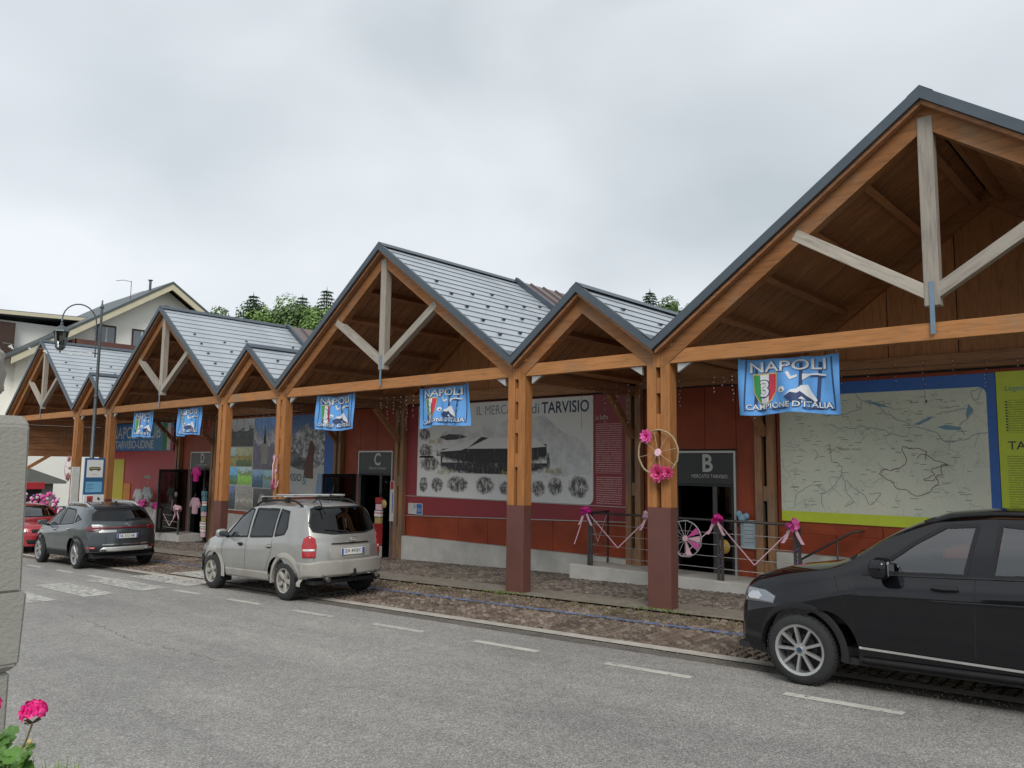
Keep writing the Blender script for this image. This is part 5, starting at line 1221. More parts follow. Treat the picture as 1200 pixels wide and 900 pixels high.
for fr in 'LR': T.patch('bumper_corner', fr, [(-1.73, .40), (-1.74, .55), (-1.66, .68), (-2.02, .68), (-2.02, .42)], bumperm, .024, step=.035, skirt=.04)
T.line('panel_gap', 'B', [(-.70, .72), (-.66, .95), (-.70, 1.10)], .008, M['trimblack'], .002); T.line('panel_gap', 'B', [(.70, .72), (.66, .95), (.70, 1.10)], .008, M['trimblack'], .002)
T.patch('plate_recess', 'B', [(-.42, .74), (-.45, .95), (.45, .95), (.42, .74)], bumperm, .004, step=.05, skirt=0)
T.line('grip_bar', 'B', [(-.40, .985), (.40, .985)], .022, M['trimblack'], .012)
T.plate('B', .845, 'ZA 450JC', .50, .115)
b_ = MB().tube([(-2.145+.0, .075*cos(2*pi*k/20), 1.055+.036*sin(2*pi*k/20)) for k in range(21)], .006, 5, False).bar((-2.145, .03, 1.03), (-2.145, .02, 1.08), .008).bar((-2.145, -.02, 1.03), (-2.145, -.03, 1.08), .008).bar((-2.145, .022, 1.055), (-2.145, -.022, 1.06), .008); b_.obj('emblem', M['chrome'], T.root, sharp=50)
o = T.line('wiper', 'B', [(.02, 1.18), (.18, 1.20), (.46, 1.235)], .02, M['trimblack'], .018, T.rw_obj)
for yy in (-.52, .52): MB().tube([(-2.02, yy, .40), (-2.17, yy, .385)], .042, 14).tube([(-2.171, yy, .385), (-2.174, yy, .385)], .034, 14).obj('exhaust', M['chrome'], T.root, sharp=40)
b_ = MB().bar((-2.0, 0, .40), (-2.22, 0, .43), .05).bar((-2.22, 0, .43), (-2.22, 0, .50), .035); b_.sphere((-2.22, 0, .52), .026, 10, 6); b_.obj('tow_bar', M['trimblack'], T.root)
MB().box(-1.66, -1.63, .62, .86, .18, .42).obj('mud_flap', M['trimblack'], T.root); MB().box(-1.66, -1.63, -.86, -.62, .18, .42).obj('mud_flap', M['trimblack'], T.root); MB().box(.93, .96, .64, .87, .17, .36).obj('mud_flap', M['trimblack'], T.root)
for sy in (1, -1): T.patch('bumper_corner', 'L' if sy > 0 else 'R', [(1.74, .34), (1.72, .58), (1.80, .66), (2.02, .64), (2.0, .36)], M['trimblack'], .022, step=.03, skirt=.04)
T.roof_rail(-1.45, .15, .60, .075, M['trimblack'])
M['alubar'] = mat('alubar', (.55, .55, .53), .35, .6, var=.1)
for x in (-.15, -.95):
    o = MB().box(x-.035, x+.035, -.66, .66, 1.80, 1.822).obj('roof_bar', M['alubar'], T.root, .008)
    for sy in (1, -1): MB().box(x-.05, x+.05, sy*.60-.04, sy*.60+.04, 1.70, 1.799).obj('foot', M['trimblack'], o, .015)
for y in (-.35, -.05): 
    o = MB().box(-1.35, .45, y-.05, y+.05, 1.823, 1.845).obj('ski_rack', M['alubar'], T.root, .01)
MB().tube([(-1.55, .45, 1.71), (-1.72, .45, 1.78), (-1.95, .46, 1.50)], .010, 6).obj('strap', M['trimblack'], T.root)
MB().bar((-1.42, .05, 1.70), (-1.62, .05, 1.98), .014).obj('aerial', M['trimblack'], T.root); T.patch('spoiler_mount', 'B', [(.38, 1.60), (.42, 1.64), (.52, 1.62), (.5, 1.585)], M['trimblack'], .02, step=.02)
# ---------------------------------------------------------------- dark grey SUV
greyp = paint('slate_paint', (.045, .055, .062), .35, .3)
kia = dict(wb=2.67, rw=.352, rim=.235, arch=.405, half=.925, track=1.615, floor=.27, tumble=.36, bf=.34, br=.36, paint=greyp, privacy=True,
    top=[(-2.21, .60), (-2.20, .90), (-2.16, 1.05), (-2.06, 1.17), (-1.80, 1.42), (-1.72, 1.49), (-1.60, 1.535), (-1.1, 1.60), (-.5, 1.635), (0.1, 1.625), (.35, 1.575), (.65, 1.43), (1.12, 1.15), (1.25, 1.09), (1.7, 1.03), (2.05, .93), (2.18, .80), (2.24, .62), (2.25, .5)],
    belt=[(-2.21, 1.10), (-1.2, 1.06), (0, 1.01), (1.1, .97), (1.7, .92), (2.25, .80)], plan=[(-2.21, .82), (-1.9, .885), (-1.4, .92), (0, .925), (1.3, .915), (1.85, .88), (2.25, .74)],
    sill=[(-2.21, .42), (-1.85, .36), (-1.0, .27), (1.0, .27), (1.9, .26), (2.25, .30)],
    win=[[(1.0, 1.03), (.05, 1.05), (.08, 1.47), (.25, 1.49), (.58, 1.34)], [(-.02, 1.05), (-.98, 1.10), (-.85, 1.36), (-.70, 1.45), (-.02, 1.49)], [(-1.06, 1.12), (-1.38, 1.20), (-1.02, 1.33)]],
    ws=[(-.66, 1.16), (.66, 1.16), (.56, 1.52), (-.56, 1.52)], rwin=[(-.70, 1.20), (0, 1.17), (.70, 1.20), (.66, 1.33), (.52, 1.44), (-.52, 1.44), (-.66, 1.33)])
K = Car('grey_car', 'dark slate grey SUV parked behind the silver one, seen from behind', 'car', kia, carpos(-22.72, 8.36), pi)
K.wheels(dict(n=5, pair=(-.12, .12), w=(.04, .05)), M['rim']); K.windows(M['glass_dark'], M['glass_dark'], M['glass']); K.interior(1.05, .05, -.85)
K.archtrim(M['trimblack'], .06, .014); K.mirror(.90, 1.03, greyp); K.handle(.22, .94, M['chrome'], .2); K.handle(-.78, .97, M['chrome'], .2)
for fr in 'LR':
    K.patch('sill_cladding', fr, [(-.90, .28), (-.86, .43), (.86, .42), (.9, .28)], M['trimblack'], .012)
    K.line('panel_gap', fr, [(.02, 1.04), (.0, .75), (.02, .44), (.80, .44), (.98, .6), (1.0, 1.0)], .007, M['black'], .002); K.line('panel_gap', fr, [(-1.02, 1.10), (-.98, .85), (-.80, .6), (-.72, .45), (.02, .44)], .007, M['black'], .002)
    K.line('window_strip', fr, [(1.02, 1.015), (.05, 1.03), (-1.0, 1.08), (-1.4, 1.19)], .014, M['chrome'], .006)
K.roof_rail(-1.35, .2, .60, .055, M['alubar'])
o = K.patch('tail_strip', 'B', [(-.84, .97), (-.80, 1.02), (-.4, 1.035), (.4, 1.035), (.80, 1.02), (.84, .97), (.4, .985), (-.4, .985)], M['tail_dark'], .008, step=.04)
for sy in (1, -1):
    ang = -.62*sy; ctr = -sin(ang)*-2.10+cos(ang)*.86*sy
    lm = K.patch('tail_lamp', ang, [(ctr-.20, .95), (ctr-.18, 1.05), (ctr+.18, 1.05), (ctr+.20, .95), (ctr, .93)], M['tail_dark'], .014, step=.03)
    K.patch('fog_lamp', ang, [(ctr-.10, .50), (ctr-.10, .545), (ctr+.12, .545), (ctr+.12, .50)], M['tail_red'], .016, step=.03)
K.line('chrome_strip', 'B', [(-.55, .60), (.55, .60)], .03, M['chrome'], .01)
K.patch('rear_cladding', 'B', [(-.78, .44), (-.80, .57), (.80, .57), (.78, .44), (0, .43)], M['trimblack'], .012, step=.05)
K.patch('skid_plate', 'B', [(-.62, .46), (-.52, .54), (.52, .54), (.62, .46), (.4, .43), (-.4, .43)], M['alubar'], .035, step=.04, skirt=.06)
for sy in (1, -1): MB().box(-2.20, -2.0, sy*.56-.075, sy*.56+.075, .44, .50).obj('exhaust', M['chrome'], K.root, .015)
K.plate('B', .80, 'VL 313 HK', .52, .11); K.line('wiper', 'B', [(.0, 1.185), (-.18, 1.20), (-.42, 1.225)], .02, M['trimblack'], .016, K.rw_obj)
MB().tube([(-2.185, .065*cos(2*pi*k/20), 1.075+.032*sin(2*pi*k/20)) for k in range(21)], .006, 5, False).obj('emblem', M['chrome'], K.root, sharp=50)
MB().prism([(-1.25, 1.585), (-1.45, 1.55), (-1.42, 1.64), (-1.40, 1.66)], -.02, .02).obj('shark_fin', M['trimblack'], K.root)
K.line('spoiler_edge', 'B', [(-.56, 1.49), (.56, 1.49)], .05, M['trimblack'], .02)
K.patch('sticker', 'B', [(.25, .90), (.25, .955), (.62, .95), (.62, .895)], M['rim'], .004, step=.05, skirt=0)
# ---------------------------------------------------------------- black crossover
blackp = paint('black_paint', (.004, .0042, .006), .0, .3, spec=.0); blackp.node_tree.nodes['Principled BSDF'].inputs['Coat IOR'].default_value = 1.52
bmw = dict(wb=2.67, rw=.343, rim=.235, arch=.405, half=.91, track=1.60, floor=.26, tumble=.33, bf=.34, br=.18, paint=blackp, crease=True,
    top=[(-2.18, .60), (-2.17, .92), (-2.10, 1.12), (-2.0, 1.26), (-1.85, 1.52), (-1.65, 1.66), (-1.0, 1.73), (-.4, 1.742), (.05, 1.70), (.27, 1.62), (.5, 1.52), (.95, 1.245), (1.12, 1.175), (1.25, 1.145), (1.7, 1.08), (2.0, .985), (2.12, .90), (2.17, .78), (2.19, .60)],
    belt=[(-2.18, 1.12), (-1.2, 1.165), (-.4, 1.14), (.5, 1.12), (.98, 1.10), (1.2, 1.055), (1.55, .975), (1.88, .89), (2.19, .78)], plan=[(-2.18, .78), (-1.9, .86), (-1.4, .90), (0, .91), (1.3, .905), (1.8, .87), (2.19, .74)],
    sill=[(-2.18, .40), (-1.85, .32), (-1.0, .27), (1.0, .27), (1.9, .22), (2.19, .27)],
    win=[[(.62, 1.14), (-.17, 1.155), (-.28, 1.60), (-.02, 1.585), (.24, 1.43)], [(-.38, 1.16), (-1.1, 1.19), (-1.1, 1.55), (-.46, 1.61)], [(-1.2, 1.2), (-1.55, 1.26), (-1.35, 1.45), (-1.18, 1.53)]],
    ws=[(-.66, 1.25), (.66, 1.25), (.55, 1.63), (-.55, 1.63)], rwin=[(-.64, 1.22), (.64, 1.22), (.52, 1.55), (-.52, 1.55)])
Bk = Car('black_car', 'glossy black crossover parked at the right edge, its front pointing left', 'car', bmw, carpos(-1.83, 8.78), pi)
Bk.wheels(dict(n=9, pair=(0,), w=(.030, .034), cap=M['navy']), M['rim'], .22)
Bk.windows(M['glass'], M['glass'], M['glass']); Bk.interior(.78, -.18, -1.05, .74)
Bk.archtrim(M['trimblack'], .06, .012); Bk.mirror(.52, 1.13, blackp, (.19, .27, .20)); Bk.handle(-.01, 1.035, blackp, .23); Bk.handle(-1.05, 1.05, blackp, .23)
for fr in 'LR':
    Bk.patch('sill_cladding', fr, [(-.90, .26), (-.86, .36), (.86, .35), (.9, .26)], M['trimblack'], .018)
    Bk.line('sill_strip', fr, [(-.9, .40), (.82, .44)], .022, M['alubar'], .01)
    Bk.line('panel_gap', fr, [(-.25, 1.14), (-.235, .75), (-.22, .46)], .009, M['trimblack'], .002); Bk.line('panel_gap', fr, [(.98, 1.09), (.93, .95), (.80, .7), (.80, .45)], .009, M['trimblack'], .002)
    Bk.patch('side_crease', fr, [(-1.15, .93), (-1.15, .965), (.12, .935), (.08, .92)], blackp, .010, step=.05); Bk.line('window_strip', fr, [(.72, 1.118), (0, 1.135), (-1.2, 1.172)], .014, M['black'], .01)
for sy in (1, -1):
    ang = pi+.55*sy; ctr = -sin(ang)*1.98+cos(ang)*.80*sy
    lm = Bk.patch('headlamp', ang, [(ctr-.20, .76), (ctr-.20, .83), (ctr-.08, .88), (ctr+.15, .89), (ctr+.19, .82), (ctr+.12, .75)], M['headlamp'], .010, step=.03)
    Bk.patch('lamp_ring', ang, [(ctr-.06, .77), (ctr-.08, .81), (ctr-.02, .86), (ctr+.05, .855), (ctr+.08, .81), (ctr+.04, .765)], M['chrome'], .015, lm, step=.02)
for k in (-1, 1): Bk.patch('grille', 'F', [(k*.06, .62), (k*.05, .80), (k*.30, .79), (k*.33, .70), (k*.27, .62)], M['trimblack'], .012, step=.04)
Bk.patch('lower_intake', 'F', [(-.5, .30), (-.55, .48), (.55, .48), (.5, .30)], M['trimblack'], .01, step=.06)
Bk.plate('F', .53, 'GO 218 KL', .50, .11); Bk.roof_rail(-1.35, .1, .60, .03, M['trimblack'])
Bk.line('wiper', 'F', [(-.5, 1.265), (.3, 1.28)], .02, M['trimblack'], .014)
# ---------------------------------------------------------------- red car far left
redp = paint('red_paint', (.36, .012, .022), .1, .3)
rc = dict(bmw); rc.update(paint=redp, crease=False, top=[(x*.93, z*.87) for x, z in bmw['top']], belt=[(x*.93, z*.87) for x, z in bmw['belt']], plan=[(x*.93, y*.96) for x, y in bmw['plan']], sill=[(x*.93, z*.8) for x, z in bmw['sill']], wb=2.5, rw=.31, rim=.2, arch=.36, half=.875, track=1.5, floor=.2, win=[[(x*.93, z*.87) for x, z in w] for w in bmw['win']], ws=[(x, z*.87) for x, z in bmw['ws']], rwin=[(x, z*.87) for x, z in bmw['rwin']])
Rd = Car('red_car', 'red car facing the camera, mostly hidden behind the stone pillar', 'car', rc, carpos(-29.6, 8.75), 0)
Rd.wheels(dict(n=5, pair=(0,), w=(.07, .08)), M['rim']); Rd.windows(M['glass'], M['glass'], M['glass']); Rd.interior(.9, -.05, -.9); Rd.mirror(.72, .96, redp); Rd.handle(.15, .85, redp)
for sy in (1, -1):
    ang = pi+.5*sy; ctr = -sin(ang)*1.85+cos(ang)*.74*sy
    Rd.patch('headlamp', ang, [(ctr-.2, .62), (ctr-.2, .72), (ctr, .80), (ctr+.2, .78), (ctr+.2, .64)], M['headlamp'], .01, step=.03)
Rd.patch('grille', 'F', [(-.4, .62), (-.42, .72), (.42, .72), (.4, .62)], M['trimblack'], .01, step=.05); Rd.patch('lower_intake', 'F', [(-.5, .28), (-.55, .42), (.55, .42), (.5, .28)], M['trimblack'], .01, step=.06); Rd.plate('F', .50, 'UD 407 FR', .5, .11)
# ================================================================== STREET FURNITURE
M['iron'] = mat('iron', (.10, .115, .12), .45, .5, var=.2, scale=6)
lp = thing('street_lamp', 'tall dark iron street lamp with a hooked arm and hanging lantern', 'lamp', (-27.8, 10.0, gz(-27.8, 10)))
z0 = gz(-27.8, 10); HT = 7.7-z0
MB().tube([(0, 0, 0), (0, 0, .5), (0, 0, .52), (0, 0, 3.0), (0, 0, 3.02), (0, 0, 5.4), (0, 0, HT-.25)], [.11, .11, .085, .075, .062, .05, .04], 12).lathe([(.13, 0), (.13, .06), (.10, .10), (.085, .3)], 16).lathe([(.06, 5.0), (.075, 5.05), (.06, 5.1)], 12).lathe([(.05, HT-.3), (.07, HT-.26), (.05, HT-.22), (.02, HT-.1), (.028, HT-.05), (0, HT)], 12).obj('pole', M['iron'], lp, sharp=50)
ay = -1.2; zt_ = 7.45-z0
arc = [(0, -.12, zt_-1.75), (0, -.14, zt_-.6)]+[(0, -.14-.53*(1-cos(pi*k/12)), zt_-.6+.58*sin(pi*k/12)) for k in range(1, 13)]
MB().tube(arc, .022, 8).obj('arm', M['iron'], lp, sharp=50)
for zz in (zt_-.75, zt_-1.6): MB().bar((0, 0, zz), (0, -.24, zz), .03).obj('bracket', M['iron'], lp)
ly = arc[-1][1]; lz = arc[-1][2]
ln = MB().lathe([(.02, lz), (.035, lz-.05), (.02, lz-.1), (.05, lz-.14), (.04, lz-.2), (.10, lz-.24), (.24, lz-.38), (.25, lz-.42), (.22, lz-.42)], 6, Matrix.Translation((0, ly, 0)), False).lathe([(.14, lz-.95), (.10, lz-1.0), (.03, lz-1.04), (.025, lz-1.1), (0, lz-1.12)], 6, Matrix.Translation((0, ly, 0)), False)
for k in range(6):
    a = 2*pi*k/6; ln.bar((.22*cos(a), ly+.22*sin(a), lz-.42), (.13*cos(a), ly+.13*sin(a), lz-.97), .018)
lo_ = ln.obj('lantern', M['iron'], lp)
MB().lathe([(.205, lz-.43), (.125, lz-.95)], 6, Matrix.Translation((0, ly, 0)), False).obj('lantern_glass', M['shopglass'], lo_)
# bus stop panel facing the traffic
bs = thing('bus_stop_panel', 'blue and white bus stop panel with a bus symbol, left of the yellow board', 'sign', (-27.3, 9.62, gz(-27.3, 9.8)))
bz = gz(-27.3, 9.8); Wd = .62
M['signblue'] = plain('signblue', (.03, .10, .22), .4); M['signcyan'] = plain('signcyan', (.16, .38, .55), .4)
MB().box(-.03, .03, 0, Wd, 1.35, 2.33-bz).obj('frame', M['signblue'], bs, .01); MB().box(.031, .033, .06, Wd-.06, 2.22-.52-bz+.0, 2.27-bz).obj('bus_field', M['plate'], bs); MB().box(.031, .033, .06, Wd-.06, 1.22-bz, 1.56-bz).obj('timetable', M['signcyan'], bs)
bzf = 1.98-bz
bo = MB().box(.034, .036, .13, .49, bzf-.04, bzf+.04).box(.034, .036, .16, .46, bzf+.04, bzf+.06).obj('bus_symbol', M['pr_dark'], bs); MB().box(.0365, .037, .14, .48, bzf+.005, bzf+.03).obj('bus_windows', M['gold'], bo)
for yy in (.2, .42): MB().lathe([(0, 0), (.028, 0)], 12, Matrix.Translation((.0372, yy, bzf-.045)) @ Matrix.Rotation(pi/2, 4, 'Y')).obj('bus_wheel', M['pr_dark'], bo)
fit_text('lettering', 'BUS', .14, .03, M['pr_grey'], bs, (.035, .24, 1.78-bz), face='+x')
for k in range(4): MB().box(.034, .035, .10, .10+.12+.08*(k % 2), 1.28-bz+k*.06, 1.295-bz+k*.06).obj('text_line', M['signblue'], bs)
for yy in (.06, Wd-.1): MB().box(-.02, .02, yy, yy+.04, 0, 1.36).obj('leg', M['galv'], bs)
pb = thing('notice_box', 'white notice box with red warning square below the bus stop panel', 'sign', (-27.18, 9.60, bz)); MB().box(-.06, .06, 0, .62, .92-bz-.25, 1.14-bz).obj('box', M['plate'], pb, .008); MB().box(-.03, .03, .28, .34, 0, .9-bz-.2).obj('post', M['galv'], pb)
MB().box(.061, .063, .09, .27, .90-bz, 1.10-bz).obj('red_square', M['flagred'], pb); MB().add([(.064, .12, .93-bz), (.064, .24, .93-bz), (.064, .18, 1.05-bz)], [(0, 1, 2)]).obj('triangle', M['pr_dark'], pb); MB().add([(.064, .42, 1.08-bz), (.064, .50, 1.0-bz), (.064, .46, .95-bz), (.064, .40, 1.0-bz)], [(0, 1, 2, 3)]).obj('arrow', M['pr_dark'], pb)
for k in range(3): MB().box(.061, .063, .10, .5-.08*k, .84-bz-k*.05, .86-bz-k*.05).obj('text_line', M['pr_dark'], pb)
tag(MB().box(-.03, .03, 0, .25, 1.2, 2.05-bz).box(-.02, .02, .05, .09, 0, 1.2).obj('grey_cabinet', M['offwhite'], None, .01, (-28.2, 9.55, gz(-28, 9.6))), 'pale grey panel standing behind the bus stop panel', 'panel')
# line of small white ribbons from the lamp to the pillar finial
st = thing('ribbon_line', 'thin string with small white ribbons across the left gables', 'string', (-27.8, 9.9, 5.92))
A_ = Vector((0, 0, 0)); B_ = Vector((-24+27.8, 6.2-9.9, 5.37-5.92))
P_ = [A_.lerp(B_, t/16)+Vector((0, 0, -.08*sin(pi*t/16))) for t in range(17)]
MB().tube(P_, .006, 4).obj('string', M['offwhite'], st)
for t, s_ in ((1, .14), (3, .14), (5.2, .16), (7.5, .12), (9.5, .14), (12, .10), (14.8, .15)):
    i = int(t); p = P_[i].lerp(P_[i+1], t-i); MB().add([p, p+Vector((.1, -.6, -.5))*s_, p+Vector((.5, .3, -1.0))*s_, p+Vector((-.2, .1, -.9))*s_], [(0, 1, 2), (0, 2, 3)]).obj('ribbon', M['offwhite'], st)

# ================================================================== STONE PILLAR, FINIAL, GERANIUM
q = NT('render_cement'); v = q.coord((1, 1, 1.5)); n = q.noise(v, 75, 5, .6); n2 = q.noise(q.coord(), 4, 5, .6); q.col(q.mix(n2, (.27, .26, .23), (.35, .34, .305))); q.set(.9, 0, .3); q.bump(n, .35, .012); M['cement'] = q.m
q = NT('carved_stone'); v = q.coord(); n = q.noise(v, 9, 6, .6); q.col(q.ramp(n, [(.3, (.30, .285, .25)), (.7, (.44, .42, .375))])); q.set(.9); q.bump(n, .6, .02); M['stone'] = q.m
px0 = -2.27
pl = thing('stone_pillar', 'rough cement garden pillar at the left edge of the picture', 'pillar', (px0-.35, .33, 0))
def ring(xh, y0, y1, z): return [(xh, y0-.33, z), (xh, y1-.33, z), (-xh, y1-.33, z), (-xh, y0-.33, z)]
def col_(levels, name, m):
    b = MB(); V = []
    for xh, y0, y1, z in levels: V += ring(xh, y0, y1, z)
    n = len(levels); b.add(V, [(4*i+k, 4*i+(k+1) % 4, 4*i+4+(k+1) % 4, 4*i+4+k) for i in range(n-1) for k in range(4)]+[(3, 2, 1, 0), tuple(4*(n-1)+k for k in range(4))])
    return b.obj(name, m, pl, .005, seg=2)
col_([(.35, .03, .672, 1.915), (.35, .03, .662, 2.335), (.338, .042, .652, 2.36)], 'cap', M['cement'])
col_([(.335, .04, .658, 1.715), (.352, .02, .678, 1.735), (.355, .018, .683, 1.914)], 'collar', M['cement'])
col_([(.338, .035, .672, -.3), (.335, .04, .664, 1.714)], 'shaft', M['cement'])
# carved finial: lumpy stone ball
fb = bmesh.new(); bmesh.ops.create_icosphere(fb, subdivisions=5, radius=.155)
for v_ in fb.verts:
    p = v_.co.normalized(); k = .006*sin(p.z*19+2*sin(p.x*7))+.006*sin(p.y*17+p.z*9)+.006*sin(p.x*23-p.z*8)*cos(p.y*13); s_ = 1+k/.155; v_.co = Vector((p.x, p.y, p.z*1.0))*.155*s_
    if v_.co.z < -.11: v_.co.z = -.11-(v_.co.z+.11)*-.25
fme = bpy.data.meshes.new('finial'); fb.to_mesh(fme); fb.free()
for f in fme.polygons: f.use_smooth = True
fi = tag(put('stone_finial', fme, M['stone'], None, (px0-.16, .475, 2.478)), 'weathered carved stone ball on top of the cement pillar', 'finial')
# terrace wall with planter and geranium
tag(MB().box(-.0, 1.3, -.25, .25, 0, 1.438).obj('terrace_wall', M['cement'], None, .02, (-2.2, .30, 0)), 'low rendered terrace wall under the flower box', 'wall')
pbx = tag(MB().prism([(-.10, 0), (.10, 0), (.13, .18), (-.13, .18)], -.45, .45, 'x').obj('flower_box', mat('terracotta', (.30, .12, .06), .8), None, .008, (-1.60, .36, 1.44)), 'terracotta flower box at the bottom left corner', 'planter')
ge = thing('geranium', 'pink geranium with round green leaves at the bottom left corner', 'plant', (-1.55, .42, 1.70))
M['gleaf'] = mat('gleaf', (.085, .20, .03), .5, var=.4, scale=30); M['gstem'] = plain('gstem', (.16, .14, .06), .6); M['gpetal'] = mat('gpetal', (.70, .012, .20), .45, var=.3, scale=60); M['sepal'] = plain('sepal', (.09, .07, .03), .7)
rg = random.Random(11)
GO = Vector(ge.location)
def leafm(b, c, r, nrm):
    nrm = Vector(nrm).normalized(); u = nrm.orthogonal().normalized(); w = nrm.cross(u); n = 22; V = [c]
    for k in range(n):
        a = 2*pi*k/n; rr = r*(1+.10*cos(7*a))*(1 if k else .45); V.append(c+(u*cos(a)+w*sin(a))*rr+nrm*(.22*rr*(.6+.4*cos(7*a))))
    b.add(V, [(0, 1+k, 1+(k+1) % n) for k in range(n)], True)
for i in range(110):
    c = Vector((rg.uniform(-.10, .058), rg.uniform(-.06, .055), rg.uniform(-.03, .065))); b = MB(); leafm(b, c, rg.uniform(.009, .017), (rg.uniform(-.2, .9), rg.uniform(-.9, .1), rg.uniform(.5, 1))); b.tube([(c.x*.6, c.y*.6, -.03), tuple(c)], .0018, 5); b.obj('leaf', M['gleaf'], ge, sharp=70)
def head(c, r, nf):
    o = None; b = MB()
    for i in range(nf):
        a = rg.uniform(0, 2*pi); e = rg.uniform(-.15, 1.3); d = Vector((cos(a)*cos(e), sin(a)*cos(e), sin(e)*.75)); p = c+d*r*rg.uniform(.7, 1); nrm = d.normalized(); u = nrm.orthogonal().normalized(); w = nrm.cross(u)
        for k in range(5):
            t = 2*pi*k/5+i; q1 = u*cos(t)+w*sin(t); q2 = -u*sin(t)+w*cos(t); L_ = .0105; b.add([p, p+q1*L_*.6+q2*L_*.45+nrm*.002, p+q1*L_+q2*L_*.2+nrm*.003, p+q1*L_-q2*L_*.2+nrm*.003, p+q1*L_*.6-q2*L_*.45+nrm*.002], [(0, 1, 2, 3, 4)])
    h = b.obj('flower_head', M['gpetal'], ge)
    s_ = MB()
    for i in range(9):
        a = rg.uniform(0, 6.28); s_.tube([c+Vector((0, 0, -.018)), c+Vector((cos(a)*.012, sin(a)*.012, -.006-rg.uniform(0, .016)))], .0016, 4)
    s_.obj('sepals', M['sepal'], h)
hc = Vector((-1.493, .473, 1.828))-GO
head(hc, .017, 34)
MB().tube([hc+Vector((0, 0, -.018)), hc+Vector((-.012, -.003, -.045)), hc+Vector((-.032, -.01, -.085))], .0016, 6).obj('flower_stem', M['gstem'], ge, sharp=60)
MB().tube([hc+Vector((-.030, -.01, -.08)), hc+Vector((-.008, .0, -.052))], .0012, 5).sphere(tuple(hc+Vector((-.006, .0, -.049))), .0045, 8, 6).obj('bud', M['gold'], ge, sharp=60)
head(Vector((-1.535, .418, 1.842))-GO, .017, 30)
MB().tube([Vector((-1.535, .418, 1.83))-GO, Vector((-1.545, .415, 1.75))-GO], .0016, 6).obj('flower_stem', M['gstem'], ge, sharp=60)
b = MB()
for i in range(60):
    x = rg.uniform(.045, .14); y = .03+rg.uniform(-.03, .09); h = rg.uniform(.03, .062); b.add([(x, y, 0), (x+.004, y+.003, 0), (x+rg.uniform(-.012, .012), y+rg.uniform(-.01, .01), h)], [(0, 1, 2)])
gr = tag(b.obj('box_grass', mat('boxgrass', (.16, .28, .03), .6, var=.3, scale=60), None, loc=(-1.55, .42, 1.70)), 'short bright green shoots in the flower box', 'grass', kind='stuff')

# ================================================================== HOUSE BEHIND
M['housewall'] = mat('housewall', (.88, .865, .80), .85, var=.05, scale=.6, bump=.15, bscale=20, stain=(.74, .72, .63)); M['cream'] = mat('cream', (.62, .56, .40), .7, var=.08, scale=2)
M['slatehouse'] = mat('slatehouse', (.10, .115, .12), .5, .2, var=.2, scale=3); M['darkwood'] = wood('darkwood', (.07, .04, .03), 'z'); M['balcony'] = wood('balcony', (.13, .06, .05), 'y', .6)
M['winwhite'] = plain('winwhite', (.6, .6, .58), .5); M['windowglass'] = plain('windowglass', (.10, .13, .15), .08, 0, .8, 1)
hx = -56.0; k_ = 56/55.
HY, HZ = 24.47*k_, 2.2475+(15.17-2.2475)*k_
SLP = .655; EY0 = 14.7*k_; EY1 = 2*HY-EY0
ho = thing('white_house', 'large cream-white house with a wide low gable roof behind the left gables', 'house', (hx, HY, 0))
def ro(Y): return HZ-abs(Y-HY)*SLP
wy0, wy1 = EY0+1.3, EY1-1.3
MB().prism([(wy0-HY, -2), (wy1-HY, -2), (wy1-HY, ro(wy1)-.45), (0, HZ-.45), (wy0-HY, ro(wy0)-.45)], -12, -1.1, 'x').obj('wall', M['housewall'], ho)
for s in (-1, 1):
    Y1 = (EY0 if s < 0 else EY1)-HY
    r_ = MB().prism([(0, HZ), (Y1, ro(EY0)), (Y1, ro(EY0)-.16), (0, HZ-.16)], -12.5, .05, 'x').obj('roof', M['slatehouse'], ho)
    MB().prism([(0, HZ-.17), (Y1*.995, ro(EY0)-.17), (Y1*.995, ro(EY0)-.62), (0, HZ-.62)], -.12, .0, 'x').obj('bargeboard', M['cream'], r_)
    MB().prism([(0, HZ-.18), (Y1, ro(EY0)-.18), (Y1, ro(EY0)-.26), (0, HZ-.26)], -12.4, -.13, 'x').obj('soffit', M['darkwood'], r_)
def hwin(y0, y1, z0, z1, name='window'):
    w = MB().box(-1.09, -1.02, y0-HY, y1-HY, z0, z1).obj(name, M['darkwood'], ho); MB().box(-1.019, -1.01, y0+.10-HY, y1-.10-HY, z0+.1, z1-.14).obj('pane', M['windowglass'], w); ym = (y0+y1)/2-HY
    MB().box(-1.009, -.99, ym-.05, ym+.05, z0+.1, z1-.14).obj('mullion', M['winwhite'], w); MB().box(-1.009, -.99, ym-.65, ym-.58, z0+.1, z1-.14).obj('frame', M['winwhite'], w) if y1-y0 > 1.6 else None
hwin(20.25, 21.55, 10.1, 11.7); hwin(22.65, 24.0, 10.1, 11.7)
MB().box(-1.09, -1.04, 25.02-HY-.18, 25.02-HY+.18, 13.4, 13.75).obj('vent', M['black'], ho)
ba = MB().box(-1.1, .35, 18.5-HY, 24.6-HY, 9.4, 9.6).box(.28, .35, 18.5-HY, 24.6-HY, 9.6, 10.3).box(-1.1, .35, 18.5-HY, 18.57-HY, 9.6, 10.3).obj('balcony', M['balcony'], ho)
fl_ = MB().tube([(-1.5, 23.9-HY, ro(23.9)-.1), (-1.5, 23.9-HY, ro(23.9)+.75)], .09, 10).tube([(-1.5, 23.9-HY, ro(23.9)+.77), (-1.5, 23.9-HY, ro(23.9)+.82)], .17, 10).obj('flue', M['slatehouse'], ho, sharp=50)
